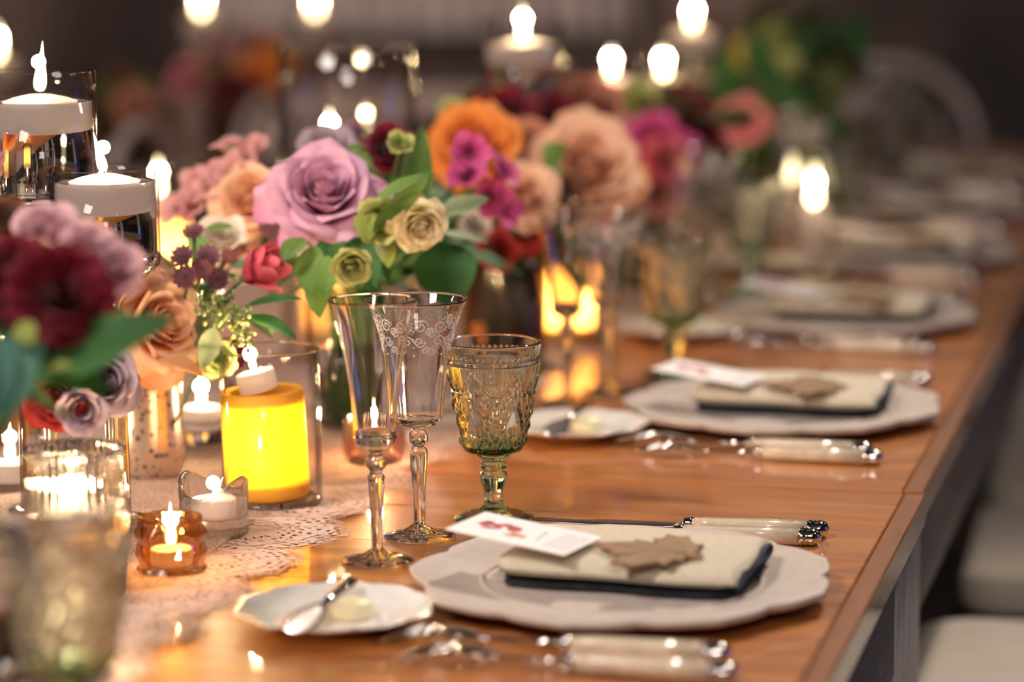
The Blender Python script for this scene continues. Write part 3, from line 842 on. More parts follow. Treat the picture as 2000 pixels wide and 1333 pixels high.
def wax_shape(name, r, h, mat, dome=.006, seg=40, round_=.004):
    pr = [(0, 0), (r-round_*1.5, 0), (r-round_*.4, round_*.3), (r, round_*1.6), (r, h-round_*.5), (r-round_*.3, h-.0002), (r*.80, h+.0006), (r*.55, h+dome*.55), (r*.25, h+dome*.9), (0, h+dome)]
    return lathe(name, pr, seg, mat)

def floating_candle(loc, label, r=.0435, h=.027, lean=(0, 0), power=.5, fs=1.0):
    t = thing('floating_candle', label, 'candle', loc, 0, 'floating candles'); power *= 1.4
    obj('wax', wax_shape('wax', r, h, M_WAXW, .008, round_=.006), t); burn(t, h+.008, fs, power, lean)
    return t

def stem_cylinder(px, d, top, cyl_h, r, label, water, candle_label, lean=(0, 0), fs=1.0, power=.5):
    """footed glass cylinder on a stem, filled with water that carries a floating candle"""
    g = G(px, d); b = top-cyl_h
    t = thing('stemmed_candle_holder', label, 'candle holder', g, 0, 'stemmed candle holders')
    wl = lathe('cylinder', [(r-.004, b), (r-.0012, b+.002), (r, b+.006)] + [(r, b+cyl_h*k/6) for k in range(1, 7)] + [(r-.0006, b+cyl_h+.0006), (r-.0024, b+cyl_h)] +
               [(r-.0026, b+cyl_h*k/6) for k in range(5, 0, -1)] + [(r-.0026, b+.012), (r-.006, b+.009)], 72, M_THIN)
    obj('cylinder', wl, t)
    bs = lathe('base_disc', [(0, b+.009), (r-.0065, b+.009), (r-.0034, b+.0105), (r-.0036, b+.002), (r-.006, b-.002), (r*.7, b-.010), (r*.3, b-.030), (.008, b-.05), (.006, b-.07), (0, b-.07)], 64, M_THICKB)
    obj('base_disc', bs, t)
    obj('stem', lathe('stem', spl([(0, b-.0702), (.006, b-.0703), (.0055, b-.10), (.0055, .06), (.006, .03), (.010, .013), (.020, .0085), (0, .0083)], 4), 32, M_THICKB), t)
    obj('foot', lathe('foot', foot_prof(.040, .0082, .004), 48, M_THICKB), t)
    wt = lathe('water', [(0, b+.0112), (r-.0045, b+.0112), (r-.0034, b+.014), (r-.0034, b+water), (r-.006, b+water-.0004), (0, b+water-.0004)], 64, M_WATER)
    obj('water', wt, t)
    floating_candle(g+Vector((0, 0, b+water-.0285)), candle_label, r-.0058, .027, lean, power, fs)

def zat(px, py, d):   # height above the table of a pixel at a depth
    return Q(px, py, d).z-ZT
stem_cylinder(105, 2.53, zat(105, 134, 2.53), .118, .0485, 'taller stemmed glass cylinder with water, in the top left corner', .0925, 'white candle floating in the taller front glass cylinder', (.1, 0), 1.25, .55)
stem_cylinder(224, 2.47, zat(224, 322, 2.47), .085, .0460, 'shorter stemmed glass cylinder with water, before the taller one', .0745, 'white candle floating in the shorter front glass cylinder', (-.25, 0), 1.0, .55)
stem_cylinder(1026, 3.62, zat(1026, 30, 3.62), .120, .050, 'stemmed glass cylinder above the orange roses, candle floating inside', .088, 'white candle floating above the orange roses', (0, 0), 1.1, .6)
stem_cylinder(1196, 4.25, zat(1196, 105, 4.25), .085, .045, 'lower stemmed glass cylinder behind the apricot rose', .050, 'white candle floating behind the apricot rose', (0, 0), 1.1, .5)
stem_cylinder(1352, 4.85, zat(1352, 20, 4.85), .118, .050, 'tall stemmed glass cylinder above the burgundy roses', .085, 'white candle floating above the burgundy roses', (0, 0), 1.3, .6)
stem_cylinder(1296, 4.62, zat(1296, 112, 4.62), .085, .045, 'shorter stemmed glass cylinder left below the tall one above the burgundy roses', .050, 'white candle floating left below the one above the burgundy roses', (0, 0), 1.3, .5)
stem_cylinder(1362, 5.35, zat(1362, 110, 5.35), .085, .045, 'small stemmed glass cylinder behind the burgundy roses', .050, 'white candle floating low behind the burgundy roses', (0, 0), 1.3, .5)

def tealight(loc, label, r=.019, h=.020, power=.30, fs=.8, mat=None, lean=(0, 0)):
    t = thing('tealight_candle', label, 'candle', loc, 0, 'tealights'); power *= 1.15
    obj('wax', wax_shape('wax', r, h, mat or M_WAXW, .0015, 28, .0015), t); burn(t, h+.001, fs, power, lean)
    return t

# hurricane glass with the yellow pillar
def hurricane(g, r, h, label, t_=.0026, mat=None):
    t = thing('hurricane_glass', label, 'candle holder', g, 0, 'hurricane glasses')
    obj('cylinder', lathe('cylinder', [(r-.002, .0006), (r, .004)] + [(r, h*k/6) for k in range(1, 7)] + [(r-t_*.5, h+.001), (r-t_, h)] + [(r-t_, h*k/6) for k in range(5, 0, -1)] + [(r-t_, .008)], 80, mat or M_THIN), t)
    obj('base_disc', lathe('base_disc', [(0, .0002), (r-.003, .0002), (r-.0012, .003), (r-t_-.0006, .0065), (r-t_-.004, .0072), (0, .0072)], 64, M_THICKB), t)
    obj('rim', lathe('rim', [(r-t_*.5+.0013*math.cos(2*PI*k/8), h+.0012+.0012*math.sin(2*PI*k/8)) for k in range(8)], 80, M_GLASS, closed=True), t)
    return t
M_STOP = pmat('light_stop_wax', (.75, .6, .35), .8)
def pillar(loc, r, h, mat, label, glow=1.2, col=(1, .62, .12), tilt=0.0):
    """hollow-lit wax pillar: a lamp inside shines through the wax"""
    t = thing('pillar_candle', label, 'candle', loc, 0, 'pillar candles')
    t.rotation_euler = (0, tilt, 0)
    pr = [(0, 0), (r-.002, 0), (r, .003), (r, h*.3), (r, h*.7), (r, h-.003), (r-.0015, h), (r*.72, h-.0015), (r*.66, h-.006), (0, h-.007),]
    pi = [(0, h-.012), (r*.60, h-.012), (r*.80, h-.02), (r*.80, .020), (r*.6, .014), (0, .012)]
    obj('wax', lathe('wax', pr, 56, mat), t)
    stop_disc = lathe('light_stop', [(0, 0), (r*.93, 0), (r*.93, .003), (0, .003)], 40, M_STOP)  # hidden disc, added to block the glow near the pillar's ends
    for z in (h*.13, h*.86): obj('light_stop', stop_disc, t, (0, 0, z))
    l = bpy.data.lights.new('glow_lamp', 'POINT'); l.energy = glow; l.color = col; l.shadow_soft_size = r*.45
    o = bpy.data.objects.new('glow_lamp', l); COL.objects.link(o); o.parent = t; o.location = (0, 0, h*.52)
    return t
hg = G(533, 2.560)
hurricane(hg, .0445, .139, 'clear hurricane glass around the yellow pillar candle')
pillar(hg+Vector((-.004, .0, .0073)), .0375, .0965, M_WAXY, 'glowing yellow pillar candle inside the hurricane glass', .44, (1, .68, .03), -.045)
tl = tealight(hg+Vector((-.009, -.004, .1032)), 'small white tealight tilted on top of the yellow pillar candle', .0175, .0175, .25, .7)
tl.rotation_euler = (.06, -.22, 0)
# warm pillar behind the second setting's flute
h2 = G(1100, 3.5)
hurricane(h2, .055, .15, 'hurricane glass with cream pillar, behind the flute of the second place setting')
pillar(h2+Vector((0, 0, .0073)), .0375, .095, M_WAXC, 'glowing cream pillar candle behind the flute of the second place setting', 2.2, (1, .55, .18))
tealight(h2+Vector((0, 0, .0955)), 'tealight burning on top of the cream pillar candle', .0175, .016, .3, .9)
# large hurricane behind the lavender rose
h3 = G(687, 3.38)
hurricane(h3, .0805, zat(687, 88, 3.38), 'large clear glass cylinder standing behind the lavender rose', .003, M_THIN2)
pillar(h3+Vector((-.022, 0, .0073)), .0375, .232, M_WAXC, 'tall cream pillar candle inside the large glass cylinder', 1.2, (1, .55, .18))
tealight(h3+Vector((-.022, 0, .2325)), 'tealight burning on the pillar inside the large glass cylinder', .018, .016, .5, 1.2)
# left back pillar
h4 = G(318, 3.62)
hurricane(h4, .048, .20, 'hurricane glass with pillar behind the pink flowers on the left')
pillar(h4+Vector((0, 0, .0073)), .036, .15, M_WAXC, 'cream pillar candle behind the pink flowers on the left', 1.6, (1, .58, .2))
tealight(h4+Vector((0, 0, .151)), 'tealight on the cream pillar behind the pink flowers', .017, .016, .45, 1.3)

def thick_mat(name):
    m = thin_mat(name, (.98, .98, .98), (.5, .5, .52), .03, .02); nt = m.node_tree; out = nt.nodes['Material Output']
    th = out.inputs[0].links[0].from_socket; g = N(nt, 'ShaderNodeBsdfGlass'); g.inputs['IOR'].default_value = 1.45
    mx = N(nt, 'ShaderNodeMixShader'); mx.inputs[0].default_value = .6
    nt.links.new(th, mx.inputs[1]); nt.links.new(g.outputs[0], mx.inputs[2]); nt.links.new(mx.outputs[0], out.inputs[0]); return m
M_EAR = thick_mat('moulded_glass')
# eared tealight glass
def eared():
    r, h = .0292, .040
    def md(th, rr, z, i):
        k = max(0, (z-.018)/(h-.018)); ear = abs(math.cos(th))**2.2
        return rr*(1+.04*k*ear), z + k*(.0165*ear - .004)
    pr = [(0, 0), (r-.003, 0), (r-.0004, .002), (r, .006), (r-.0006, .018), (r, .03), (r, h-.001), (r-.002, h+.001), (r-.0042, h-.001), (r-.0046, .03), (r-.0046, .019), (r-.007, .0165), (0, .016)]
    return lathe('cup', pr, 72, M_EAR, md)
g = G(419, 2.432)
t = thing('tealight_glass', 'clear glass tealight cup with two raised ears', 'candle holder', g, -.22, 'tealight glasses'); obj('cup', eared(), t)
tealight(g+Vector((0, 0, .0162)), 'white tealight inside the eared clear cup', .0192, .0165, .3, .55, lean=(.5, 0))

# amber faceted votive
def faceted(n=9):
    r, h = .0290, .048; v, f = [], []
    lv = [(.020, .0), (.0265, .003), (.0285, .006), (.0262, .0095), (.0298, .0185), (.0268, .0275), (.0298, .0345), (.0258, .0425), (.0262, .0460), (.0248, .0480), (.0230, .0460), (.0232, .0420), (.0250, .030), (.0245, .015), (.0205, .0085)]
    def md(th, rr, z, i):
        off = (PI/n if i in (4, 6) else 0); a = ((th+off) % (2*PI/n))-PI/n
        return (rr*(.5+.5*math.cos(PI/n)/math.cos(a)) if 2 < i < 9 else rr), z
    return lathe('cup', [(0, 0)]+lv+[(0, .0080)], n*4, M_AMBER, lambda th, rr, z, i: md(th, rr, z, i-1), sm=False)
g = G(336, 2.292)
t = thing('amber_votive', 'faceted amber glass votive with a lit tealight at the lace edge', 'candle holder', g, .1, 'coloured votives'); obj('cup', faceted(), t)
tealight(g+Vector((0, 0, .0088)), 'tealight burning inside the faceted amber votive', .0170, .013, .5, 1.0)

# copper ribbed votive behind the flute
def ribbed(name, r, h, n, amp, mat, t_=.0025, bulge=.15, zin=.008, seg=None):
    pr = [(0, 0), (r*.72, 0), (r*(.82), .003)] + [(r*(.84+bulge*math.sin(PI*(.12+.76*k/10))), .004+(h-.004)*k/10) for k in range(11)]
    top = pr[-1]; pr += [(top[0]-t_*.5, h+.001)] + [(p[0]-t_, max(p[1], zin)) for p in pr[13:3:-1]] + [(0, zin)]
    m_ = len(pr)//2
    return lathe(name, pr, seg or n*6, mat, lambda th, rr, z, i: (rr*(1+(amp*math.cos(n*th) if 2 < i else 0)), z))
g = G(731, 2.745)
t = thing('copper_votive', 'ribbed copper coloured votive behind the champagne flute', 'candle holder', g, 0, 'coloured votives')
obj('cup', ribbed('cup', .0295, .044, 12, .07, M_COPPER), t)
tealight(g+Vector((0, 0, .0086)), 'tealight burning inside the ribbed copper votive', .0168, .014, .9, 1.1)

# ribbed clear tumbler on the left
g = G(155, 2.21)
t = thing('ribbed_tumbler', 'tall clear ribbed tumbler with candle behind the blurred goblet', 'candle holder', g, 0, 'tealight glasses')
obj('cup', ribbed('cup', .0395, .119, 36, .022, M_EAR, .0042, .16, .012, 288), t)
obj('rim', lathe('rim', [(.0375+.0017*math.cos(2*PI*k/8), .1195+.0015*math.sin(2*PI*k/8)) for k in range(8)], 160, M_GLASS, lambda th, r, z, i: (r*(1+.022*math.cos(36*th)), z), closed=True), t)
obj('water', lathe('water', [(0, .0128), (.0322, .0128), (.034, .03), (.0345, .060), (.032, .0596), (0, .0596)], 64, M_WATER), t)
tealight(g+Vector((-.004, 0, .0518)), 'white tealight floating in the ribbed tumbler', .019, .018, .4, .9)

# small clear votive with bright tealight behind the mercury vase
g = G(396, 2.80)
t = thing('votive_glass', 'plain clear votive glass left behind the yellow pillar', 'candle holder', g, 0, 'tealight glasses')
obj('cup', lathe('cup', shell([(.024, 0), (.026, .004), (.029, .03), (.0315, .068)], .0022, .010), 56, M_THIN), t)
obj('water', lathe('water', [(0, .0106), (.0232, .0106), (.0262, .0345), (.024, .0342), (0, .0342)], 40, M_WATER), t)
tealight(g+Vector((0, 0, .0275)), 'bright tealight floating in the plain votive left of the yellow pillar', .0198, .017, .5, .9)
# further votives
for (px, d, hh, lab) in ((1546, 4.56, .060, 'left one of two bright candles beyond the third place setting'), (1589, 4.29, .070, 'right one of two bright candles beyond the third place setting')):
    g = G(px, d)
    t = thing('votive_glass', 'votive glass of the ' + lab, 'candle holder', g, 0, 'tealight glasses'); obj('cup', lathe('cup', shell([(.025, 0), (.028, .004), (.030, hh*.6), (.031, hh+.03)], .0022, .008), 48, M_THIN), t)
    tealight(g+Vector((0, 0, .0085)), lab, .021, hh, .6, 1.7)
for (px, d, lab) in ((22, 2.62, 'votive at the left picture edge behind the ribbed tumbler'), (1010, 4.05, 'votive low among the burgundy flowers')):
    g = G(px, d)
    t = thing('votive_glass', lab, 'candle holder', g, 0, 'tealight glasses'); obj('cup', lathe('cup', shell([(.024, 0), (.027, .004), (.029, .03), (.030, .055)], .0022, .008), 40, M_THIN), t)
    tealight(g+Vector((0, 0, .0085)), 'tealight inside the ' + lab, .019, .018, .5, 1.5 if d > 3 else 1.0)
g = G(128, 1.985)
t = thing('votive_glass', 'votive seen through the blurred pressed goblet closest to the viewer', 'candle holder', g, 0, 'tealight glasses'); obj('cup', lathe('cup', shell([(.024, 0), (.027, .004), (.029, .03), (.030, .052)], .0022, .008), 40, M_THIN), t)
tealight(g+Vector((0, 0, .0085)), 'tealight seen through the blurred pressed goblet closest to the viewer', .019, .020, .6, 1.1)
# candles on the separate table
for (px, d, py, lab) in ((400, 6.2, 25, 'left of two high flames above the flowers in back'), (620, 6.7, 25, 'right of two high flames above the flowers in back'), (2, 5.3, 112, 'candle at the left edge behind the taller cylinder')):
    stem_cylinder(px, d, zat(px, py, d)+.02, .10, .046, 'stemmed cylinder under the ' + lab, .070, lab, (0, 0), 1.6, .5)

# ------------------------------------------------------------------ flowers
def petal(name, R, H, half, flare=0, lip=0, pt=0, base=.12, nu=8, nv=9, ruf=0, notch=0.0):
    v, f = [], []
    for j in range(nv+1):
        t = j/nv
        rho0 = base + (R-base)*math.sin(min(1, t*1.25)*PI/2)**.85
        z0 = H*t
        if t > .62: k = (t-.62)/.38; rho0 += flare*k**1.7; z0 -= lip*k*k
        wid = half*(.42+.58*math.sin(PI*min(1, .16+t*.62)))
        for i in range(nu+1):
            u = -1+2*i/nu
            a = u*wid*(1 if t < .7 else 1-.35*((t-.7)/.3)**2)
            z = z0 - H*.26*abs(u)**2.4*t + pt*max(0, 1-abs(u)*2.2)*t**6 - notch*max(0, 1-abs(u)*3)*t**8
            rr = rho0*(1+.05*u) + ruf*math.sin(7*u+2)*t**3
            v.append((rr*math.cos(a), rr*math.sin(a), z))
    for j in range(nv):
        for i in range(nu):
            a = j*(nu+1)+i; f.append((a, a+1, a+nu+2, a+nu+1))
    return name, v, f
def core(name='bud'):
    v, f = [], []; n, m = 64, 6
    for j in range(n+1):
        t = j/n; th = t*3.4*2*PI; r = .035+.175*t
        for i in range(m+1):
            h = i/m; rr = r*(.55+.45*math.sin(h*PI*.62)) + (.02*h**4); z = .15+(.80-.05*t)*h+.015*math.sin(3*th)*h
            v.append((rr*math.cos(th), rr*math.sin(th), z))
    for j in range(n):
        for i in range(m):
            a = j*(m+1)+i; f.append((a, a+1, a+m+2, a+m+1))
    return name, v, f
ROSE_L = [(core(), 1), (petal('petal', .27, .94, 1.50, .02), 3), (petal('petal', .37, .95, 1.28, .05, .02), 4), (petal('petal', .49, .92, 1.12, .10, .04), 5),
          (petal('petal', .62, .85, 1.00, .17, .08), 5), (petal('petal', .72, .74, .92, .26, .14, .05), 5), (petal('petal', .78, .58, .82, .34, .22, .16), 5)]
LIS_L = [(petal('petal', .30, .86, 1.35, .03), 3), (petal('petal', .48, .90, 1.15, .08, .03, ruf=.02), 3), (petal('petal', .66, .84, 1.0, .22, .10, ruf=.03), 4)]
BUD_L = [(core(), 1), (petal('petal', .30, 1.0, 1.5, -.04), 3), (petal('petal', .40, .95, 1.3, .03, .02), 4), (petal('petal', .50, .72, .9, .12, .1, .05), 3)]
DAH_L = [(core(), 1), (petal('petal', .10, .55, 1.3, 0, nu=4, nv=5), 5), (petal('petal', .25, .62, .75, .06, nu=4, nv=5), 8), (petal('petal', .42, .60, .55, .12, nu=4, nv=5), 11),
         (petal('petal', .60, .52, .42, .16, nu=4, nv=5), 13), (petal('petal', .76, .40, .36, .18, .06, nu=4, nv=5), 14), (petal('petal', .86, .24, .34, .16, .1, nu=4, nv=5), 14)]
def lily_petal():
    v, f = [], []; nu, nv = 4, 9
    for j in range(nv+1):
        t = j/nv; w_ = .27*math.sin(PI*(.06+.86*t**1.25))**.75 + .02
        rho = .06+.38*t+.38*t**3; z = .85*t-.20*t**3.5
        for i in range(nu+1):
            u = -1+2*i/nu; v.append((rho, u*w_*1.35, z+.10*abs(u)*math.sin(PI*t)))
    for j in range(nv):
        for i in range(nu):
            a = j*(nu+1)+i; f.append((a, a+1, a+nu+2, a+nu+1))
    return 'petal', v, f
LILY = lily_petal()
DROOP = petal('petal', .72, .42, .78, .62, .40, .30)
_cache = {}
def inst(spec, mat):
    k = (id(spec), mat.name)
    if k not in _cache: _cache[k] = mesh(spec[0], spec[1], spec[2], mat)
    return _cache[k]
def route(a, z, v, end):
    """stem path from a flower's base through the vase mouth to a point low in the vase"""
    V = VASES[v]; m = Vector((V.c.x, V.c.y, ZT+V.h+.004)); dr = Vector((a.x-m.x, a.y-m.y, 0))
    if dr.length > 1e-5: m += dr.normalized()*min(V.r*.7, dr.length)
    end = Vector(end); e2 = Vector((end.x-m.x, end.y-m.y, 0)); c = a - z*min(.035, (a-m).length*.4)
    pts = []
    for k in range(7):
        t = k/6; pts.append(a.lerp(c, t).lerp(c.lerp(m, t), t))
    pts += [m.lerp(end, .5), end]
    return pts
def stem_to(root, vase, end, r=.0020):
    a = Vector(root.location); z = (root.rotation_quaternion @ Vector((0, 0, 1)))
    inv = (Matrix.Translation(a) @ root.rotation_quaternion.to_matrix().to_4x4()).inverted()
    obj('stem', MB().tube([inv @ p for p in route(a, z, vase, end)], r, 6).mesh('stem', M_STEM), root)
CALYX = lathe('calyx', [(0, -.12), (.06, -.10), (.12, -.02), (.16, .05), (.13, .07), (0, .05)], 12, M_STEM)
class Vase: pass
VASES = {}
VR = random.Random(21)
def vase_pt(v):
    V = VASES[v]; a = VR.uniform(0, 2*PI); r = V.r*.7*math.sqrt(VR.random())
    return Vector((V.c.x+r*math.cos(a), V.c.y+r*math.sin(a), ZT+V.zin))
def facing(fc): return (RT*fc[0] + UP*fc[1] - FW*fc[2]).normalized()
def flower(kind, px, py, d, D, fc, col, vase, label, group=None):
    R = D/2/FPX*d; ax = facing(fc)
    layers = {'rose': ROSE_L, 'full': ROSE_L, 'lisianthus': LIS_L, 'ranunculus': BUD_L, 'dahlia': DAH_L}.get(kind)
    name = {'rose': 'rose', 'full': 'rose', 'lisianthus': 'lisianthus', 'ranunculus': 'ranunculus_bud', 'dahlia': 'dahlia', 'alstroemeria': 'alstroemeria', 'astrantia': 'astrantia'}[kind]
    ct = Q(px, py, d)
    t = thing(name, label, 'flower', ct - ax*R*.42, 0, group); orient(t, ax, VR.uniform(0, 6))
    mat = PM[col]
    if layers:
        if kind == 'rose': layers = layers[:6]
        S = R/(1.08 if kind == 'full' else .92 if kind in ('rose', 'dahlia') else .80 if kind == 'lisianthus' else .60)
        ph = VR.uniform(0, 6)
        for li, (spec, n) in enumerate(layers):
            me = inst(spec, mat); ph += .7
            for k in range(n):
                if spec[0] == 'bud': obj('bud', me, t, rot=(0, 0, ph), scale=S)
                else: obj('petal', me, t, rot=(VR.uniform(-.05, .05), VR.uniform(-.05, .06)+(.05 if li > 4 else 0), ph+2*PI*k/n+VR.uniform(-.12, .12)), scale=(S*VR.uniform(.95, 1.05),)*3)
        for (dx, dy) in DROOPS.get(label, ()):                # loose outer petals bent back
            lv = t.rotation_quaternion.inverted() @ (RT*dx + UP*dy); obj('petal', inst(DROOP, mat), t, rot=(0, .12, math.atan2(lv.y, lv.x)), scale=S)
        obj('calyx', CALYX, t, scale=S)
    elif kind == 'alstroemeria':
        me = inst(LILY, mat)
        for b in range(3):
            off = Vector((math.cos(b*2.1)*R*.48, math.sin(b*2.1)*R*.48, R*(.0+.15*b))) if b else Vector((0, 0, R*.15))
            e = (VR.uniform(-.5, .5), VR.uniform(-.5, .5), 0)
            from mathutils import Euler
            q0 = Euler(e).to_quaternion()
            for k in range(6):
                o = obj('petal', me, t, off, scale=R*(.72 if k % 2 else .64)); o.rotation_mode = 'QUATERNION'
                o.rotation_quaternion = q0 @ Quaternion((0, 0, 1), 2*PI*k/6)
            sm = MB()
            for k in range(5):
                a = k*1.3; sm.tube([(0, 0, .1), (.05*math.cos(a), .05*math.sin(a), .4), (.14*math.cos(a), .14*math.sin(a), .62)], .012, 5).ball((.14*math.cos(a), .14*math.sin(a), .63), .03, 4)
            o = obj('stamens', inst_mb('stam'+col, sm, PM['brown']), t, off, scale=R*.7); o.rotation_mode = 'QUATERNION'; o.rotation_quaternion = q0
    else:
        me = inst(BRACT, mat)
        for k in range(11): obj('bract', me, t, rot=(0, VR.uniform(-.1, .1), 2*PI*k/11), scale=R)
        obj('floret_dome', DOMES[col] if col in DOMES else dome(col), t, scale=R, kind='stuff')
    stem_to(t, vase, vase_pt(vase))
    return t
_mbc = {}
def inst_mb(key, mb, mat):
    if key not in _mbc: _mbc[key] = mb.mesh('stamens', mat)
    return _mbc[key]
BRACT = ('bract', [(.05, -.03, .12), (.05, .03, .12), (.35, -.16, .16), (.35, .16, .16), (.35, 0, .13), (.60, -.15, .26), (.60, .15, .26), (.60, 0, .23), (.82, 0, .38)],
         [(0, 4, 2), (0, 1, 4), (1, 3, 4), (2, 4, 7, 5), (4, 3, 6, 7), (5, 7, 8), (7, 6, 8)])
DOMES = {}
def dome(col):
    m = MB()
    for k in range(80):
        t = (k+.5)/80; ph = math.acos(1-t*1.05); a = k*2.39996; r = .64
        d = (math.sin(ph)*math.cos(a), math.sin(ph)*math.sin(a), math.cos(ph)*.7)
        m.tube([(0, 0, .2), (d[0]*r, d[1]*r, .2+d[2]*r)], .014, 4).ball((d[0]*r, d[1]*r, .2+d[2]*r), .05, 4)
    DOMES[col] = m.mesh('floret_dome', PM['floret'] if col == 'astr' else PM['dusty']); return DOMES[col]

def leaf_mesh(L, W, fold=.25, bend=.25, twist=0, tipk=1.0, nx=10, ny=6, curl=0.0):
    v, f = [], []
    for j in range(nx+1):
        t = j/nx; w_ = W/2*(math.sin(PI*t**.85)**.8)*(1-.0*t)+.0004
        if tipk > 1: w_ *= (1-t**3*.4)
        an = bend*t*1.6 + curl*t*t*2; 
        cx = L*t*(1-.15*abs(bend)*t) if not curl else L*math.sin(min(an, 3)*.7)/(max(an, 1e-3)*.7)*t
        cz = -bend*L*t*t*.8 if not curl else -L*t*(1-math.cos(an*.7))/(max(an, 1e-3)*.7)
        for i in range(ny+1):
            u = -1+2*i/ny; a = twist*t
            y = u*w_; z = fold*abs(u)*w_ + .02*W*math.sin(12*t+3*u)*abs(u)
            v.append((cx, y*math.cos(a)-z*math.sin(a), cz+y*math.sin(a)+z*math.cos(a)))
    for j in range(nx):
        for i in range(ny):
            a = j*(ny+1)+i; f.append((a, a+ny+1, a+ny+2, a+1))
    return v, f
def leaf_obj(parent, base, tip, width, normal, mat, bend=.2, fold=.25, twist=0, curl=0):
    """leaf blade from base to tip (world), parented to an unrotated root"""
    b, t = Vector(base), Vector(tip); x = (t-b); L = x.length; x.normalize()
    n = Vector(normal); z = (n-x*n.dot(x)); z = z.normalized() if z.length > 1e-4 else x.orthogonal().normalized(); y = z.cross(x)
    v, f = leaf_mesh(L, width, fold, bend, twist, curl=curl)
    o = obj('leaf', mesh('leaf', v, f, mat), parent)
    m = Matrix((x, y, z)).transposed().to_4x4(); m.translation = b-Vector(parent.location); o.matrix_local = m
    return o
def sprig(label, vase, leaves, mat, group=None, top=None):
    """leaves: (base px, base py, tip px, tip py, depth, depth of tip, width px, normal (r,u,t), bend)"""
    pts = [Q(l[0], l[1], l[4]) for l in leaves]; root = Vector(vase_pt(vase))
    t = thing('leaf_sprig', label, 'foliage', root, 0, group)
    for l, p in zip(leaves, pts):
        leaf_obj(t, p, Q(l[2], l[3], l[5]), l[6]/FPX*l[4], facing(l[7]), mat, l[8], twist=VR.uniform(-.3, .3))
    mid = sum(pts, Vector())/len(pts); m = MB(); V = VASES[vase]; mo = Vector((V.c.x, V.c.y, ZT+V.h)); hub = mo.lerp(mid, .6)
    m.tube([p-root for p in route(hub, (hub-mo).normalized(), vase, root)][::-1], .0016, 5)
    for p in pts: m.tube([hub-root, (hub-root).lerp(p-root, .55)+Vector((0, 0, .004)), p-root], .0011, 5)
    obj('stem', m.mesh('stem', M_STEM), t)
    return t
DIRS = ['right side', 'upper right', 'top', 'upper left', 'left side', 'lower left', 'bottom', 'lower right']
def filler(vase, n, cpx, cpy, d, rx, ry, dd, mats, label, group, L=.055, W=.024):
    """short leafy twigs that fill an arrangement, one per direction"""
    pick = [0, 1, 2, 3, 4, 5, 6, 7] if n > 6 else ([1, 2, 3, 0, 4, 6] if n > 4 else [2, 3, 1, 0])[:n]
    V = VASES[vase]; mo = Vector((V.c.x, V.c.y, ZT+V.h))
    for k in pick:
        root = Vector(vase_pt(vase)); t = thing('leaf_sprig', f'{label[0]} leafy twig at the {DIRS[k]} of the {label[1]}', 'foliage', root, 0, group)
        a = k*PI/4+VR.uniform(-.25, .25); s = VR.uniform(.75, 1.0)
        c = Q(cpx+rx*s*math.cos(a), cpy-ry*s*math.sin(a), d+VR.uniform(-dd, dd)); m = MB()
        ax = (c-mo).normalized()
        m.tube([p-root for p in route(c, ax, vase, root)][::-1], .0014, 5)
        for j in range(6):
            b = mo.lerp(c, .45+.11*j); an = j*2.4+k
            side = ax.orthogonal().normalized(); side.rotate(Quaternion(ax, an))
            tip = b + (side*.85+ax*.5).normalized()*L*VR.uniform(.75, 1.15)
            leaf_obj(t, b, tip, W*VR.uniform(.8, 1.2), ax+Vector((0, 0, .6)), mats[(k+j) % len(mats)], VR.uniform(.1, .4))
        obj('stem', m.mesh('stem', M_STEM), t)

def vase(key, name, px, d, h, r, mat, label, taper=.9, water=True):
    g = G(px, d); V = Vase(); V.c = g; V.r = r*.75; V.zin = .012; V.h = h; VASES[key] = V
    t = thing(name, label, 'vase', g, 0, 'flower vases')
    o = spl([(r*taper*.92, 0), (r*taper, .004), (r*(.5+.5*taper)*1.02, h*.4), (r, h*.8), (r, h)], 4)
    obj('vessel', lathe('vessel', shell(o, .0022, .008), 64, mat), t)
    if water:
        obj('water', lathe('water', [(0, .009), (r*taper*.85, .009), (r*(.5+.5*taper)*.94, h*.4), (r*.93, h*.62), (0, h*.62)], 40, M_WATER), t)
    return V
M_FROST = thin_mat('smoky_glass', (.62, .55, .50), (.3, .26, .24), .08, .12)
vase('A', 'flower_vase', -70, 1.96, .165, .052, M_THIN, 'clear glass vase under the blurred burgundy dahlia at the left edge')
vase('B', 'flower_vase', 152, 2.37, .135, .0445, M_THIN, 'clear glass cylinder vase behind the ribbed tumbler', 1.0)
def mercury_vase(px, d):
    g = G(px, d); V = Vase(); V.c = g; V.r = .022; V.zin = .012; V.h = .096; VASES['E'] = V
    o = spl([(.021, 0), (.0275, .006), (.0315, .025), (.0300, .06), (.0290, .085), (.0305, .096)], 5)
    t = thing('mercury_vase', 'speckled mercury glass vase under the peach rose', 'vase', g, 0, 'flower vases')
    obj('vessel', lathe('vessel', shell(o, .002, .006), 56, M_MERC), t)
mercury_vase(298, 2.68)
vase('C', 'flower_vase', 690, 2.92, .135, .046, M_THIN, 'clear glass vase under the lavender rose')
vase('D', 'flower_vase', 985, 3.27, .130, .050, M_FROST, 'smoky glass vase under the orange roses')
vase('F', 'flower_vase', 1262, 3.97, .140, .050, M_THIN, 'clear glass vase under the burgundy and magenta flowers')
vase('H', 'flower_vase', 1440, 4.72, .140, .050, M_THIN, 'clear glass vase under the salmon pink rose')
vase('I', 'flower_vase', 1545, 5.55, .160, .050, M_THIN, 'clear glass vase under the red flowers at the far end')
vase('K', 'flower_vase', 455, 6.05, .130, .055, M_FROST, 'smoky glass vase on the separate table behind')
vase('L', 'flower_vase', 250, 5.5, .130, .055, M_FROST, 'smoky glass vase at the left end of the separate table behind')

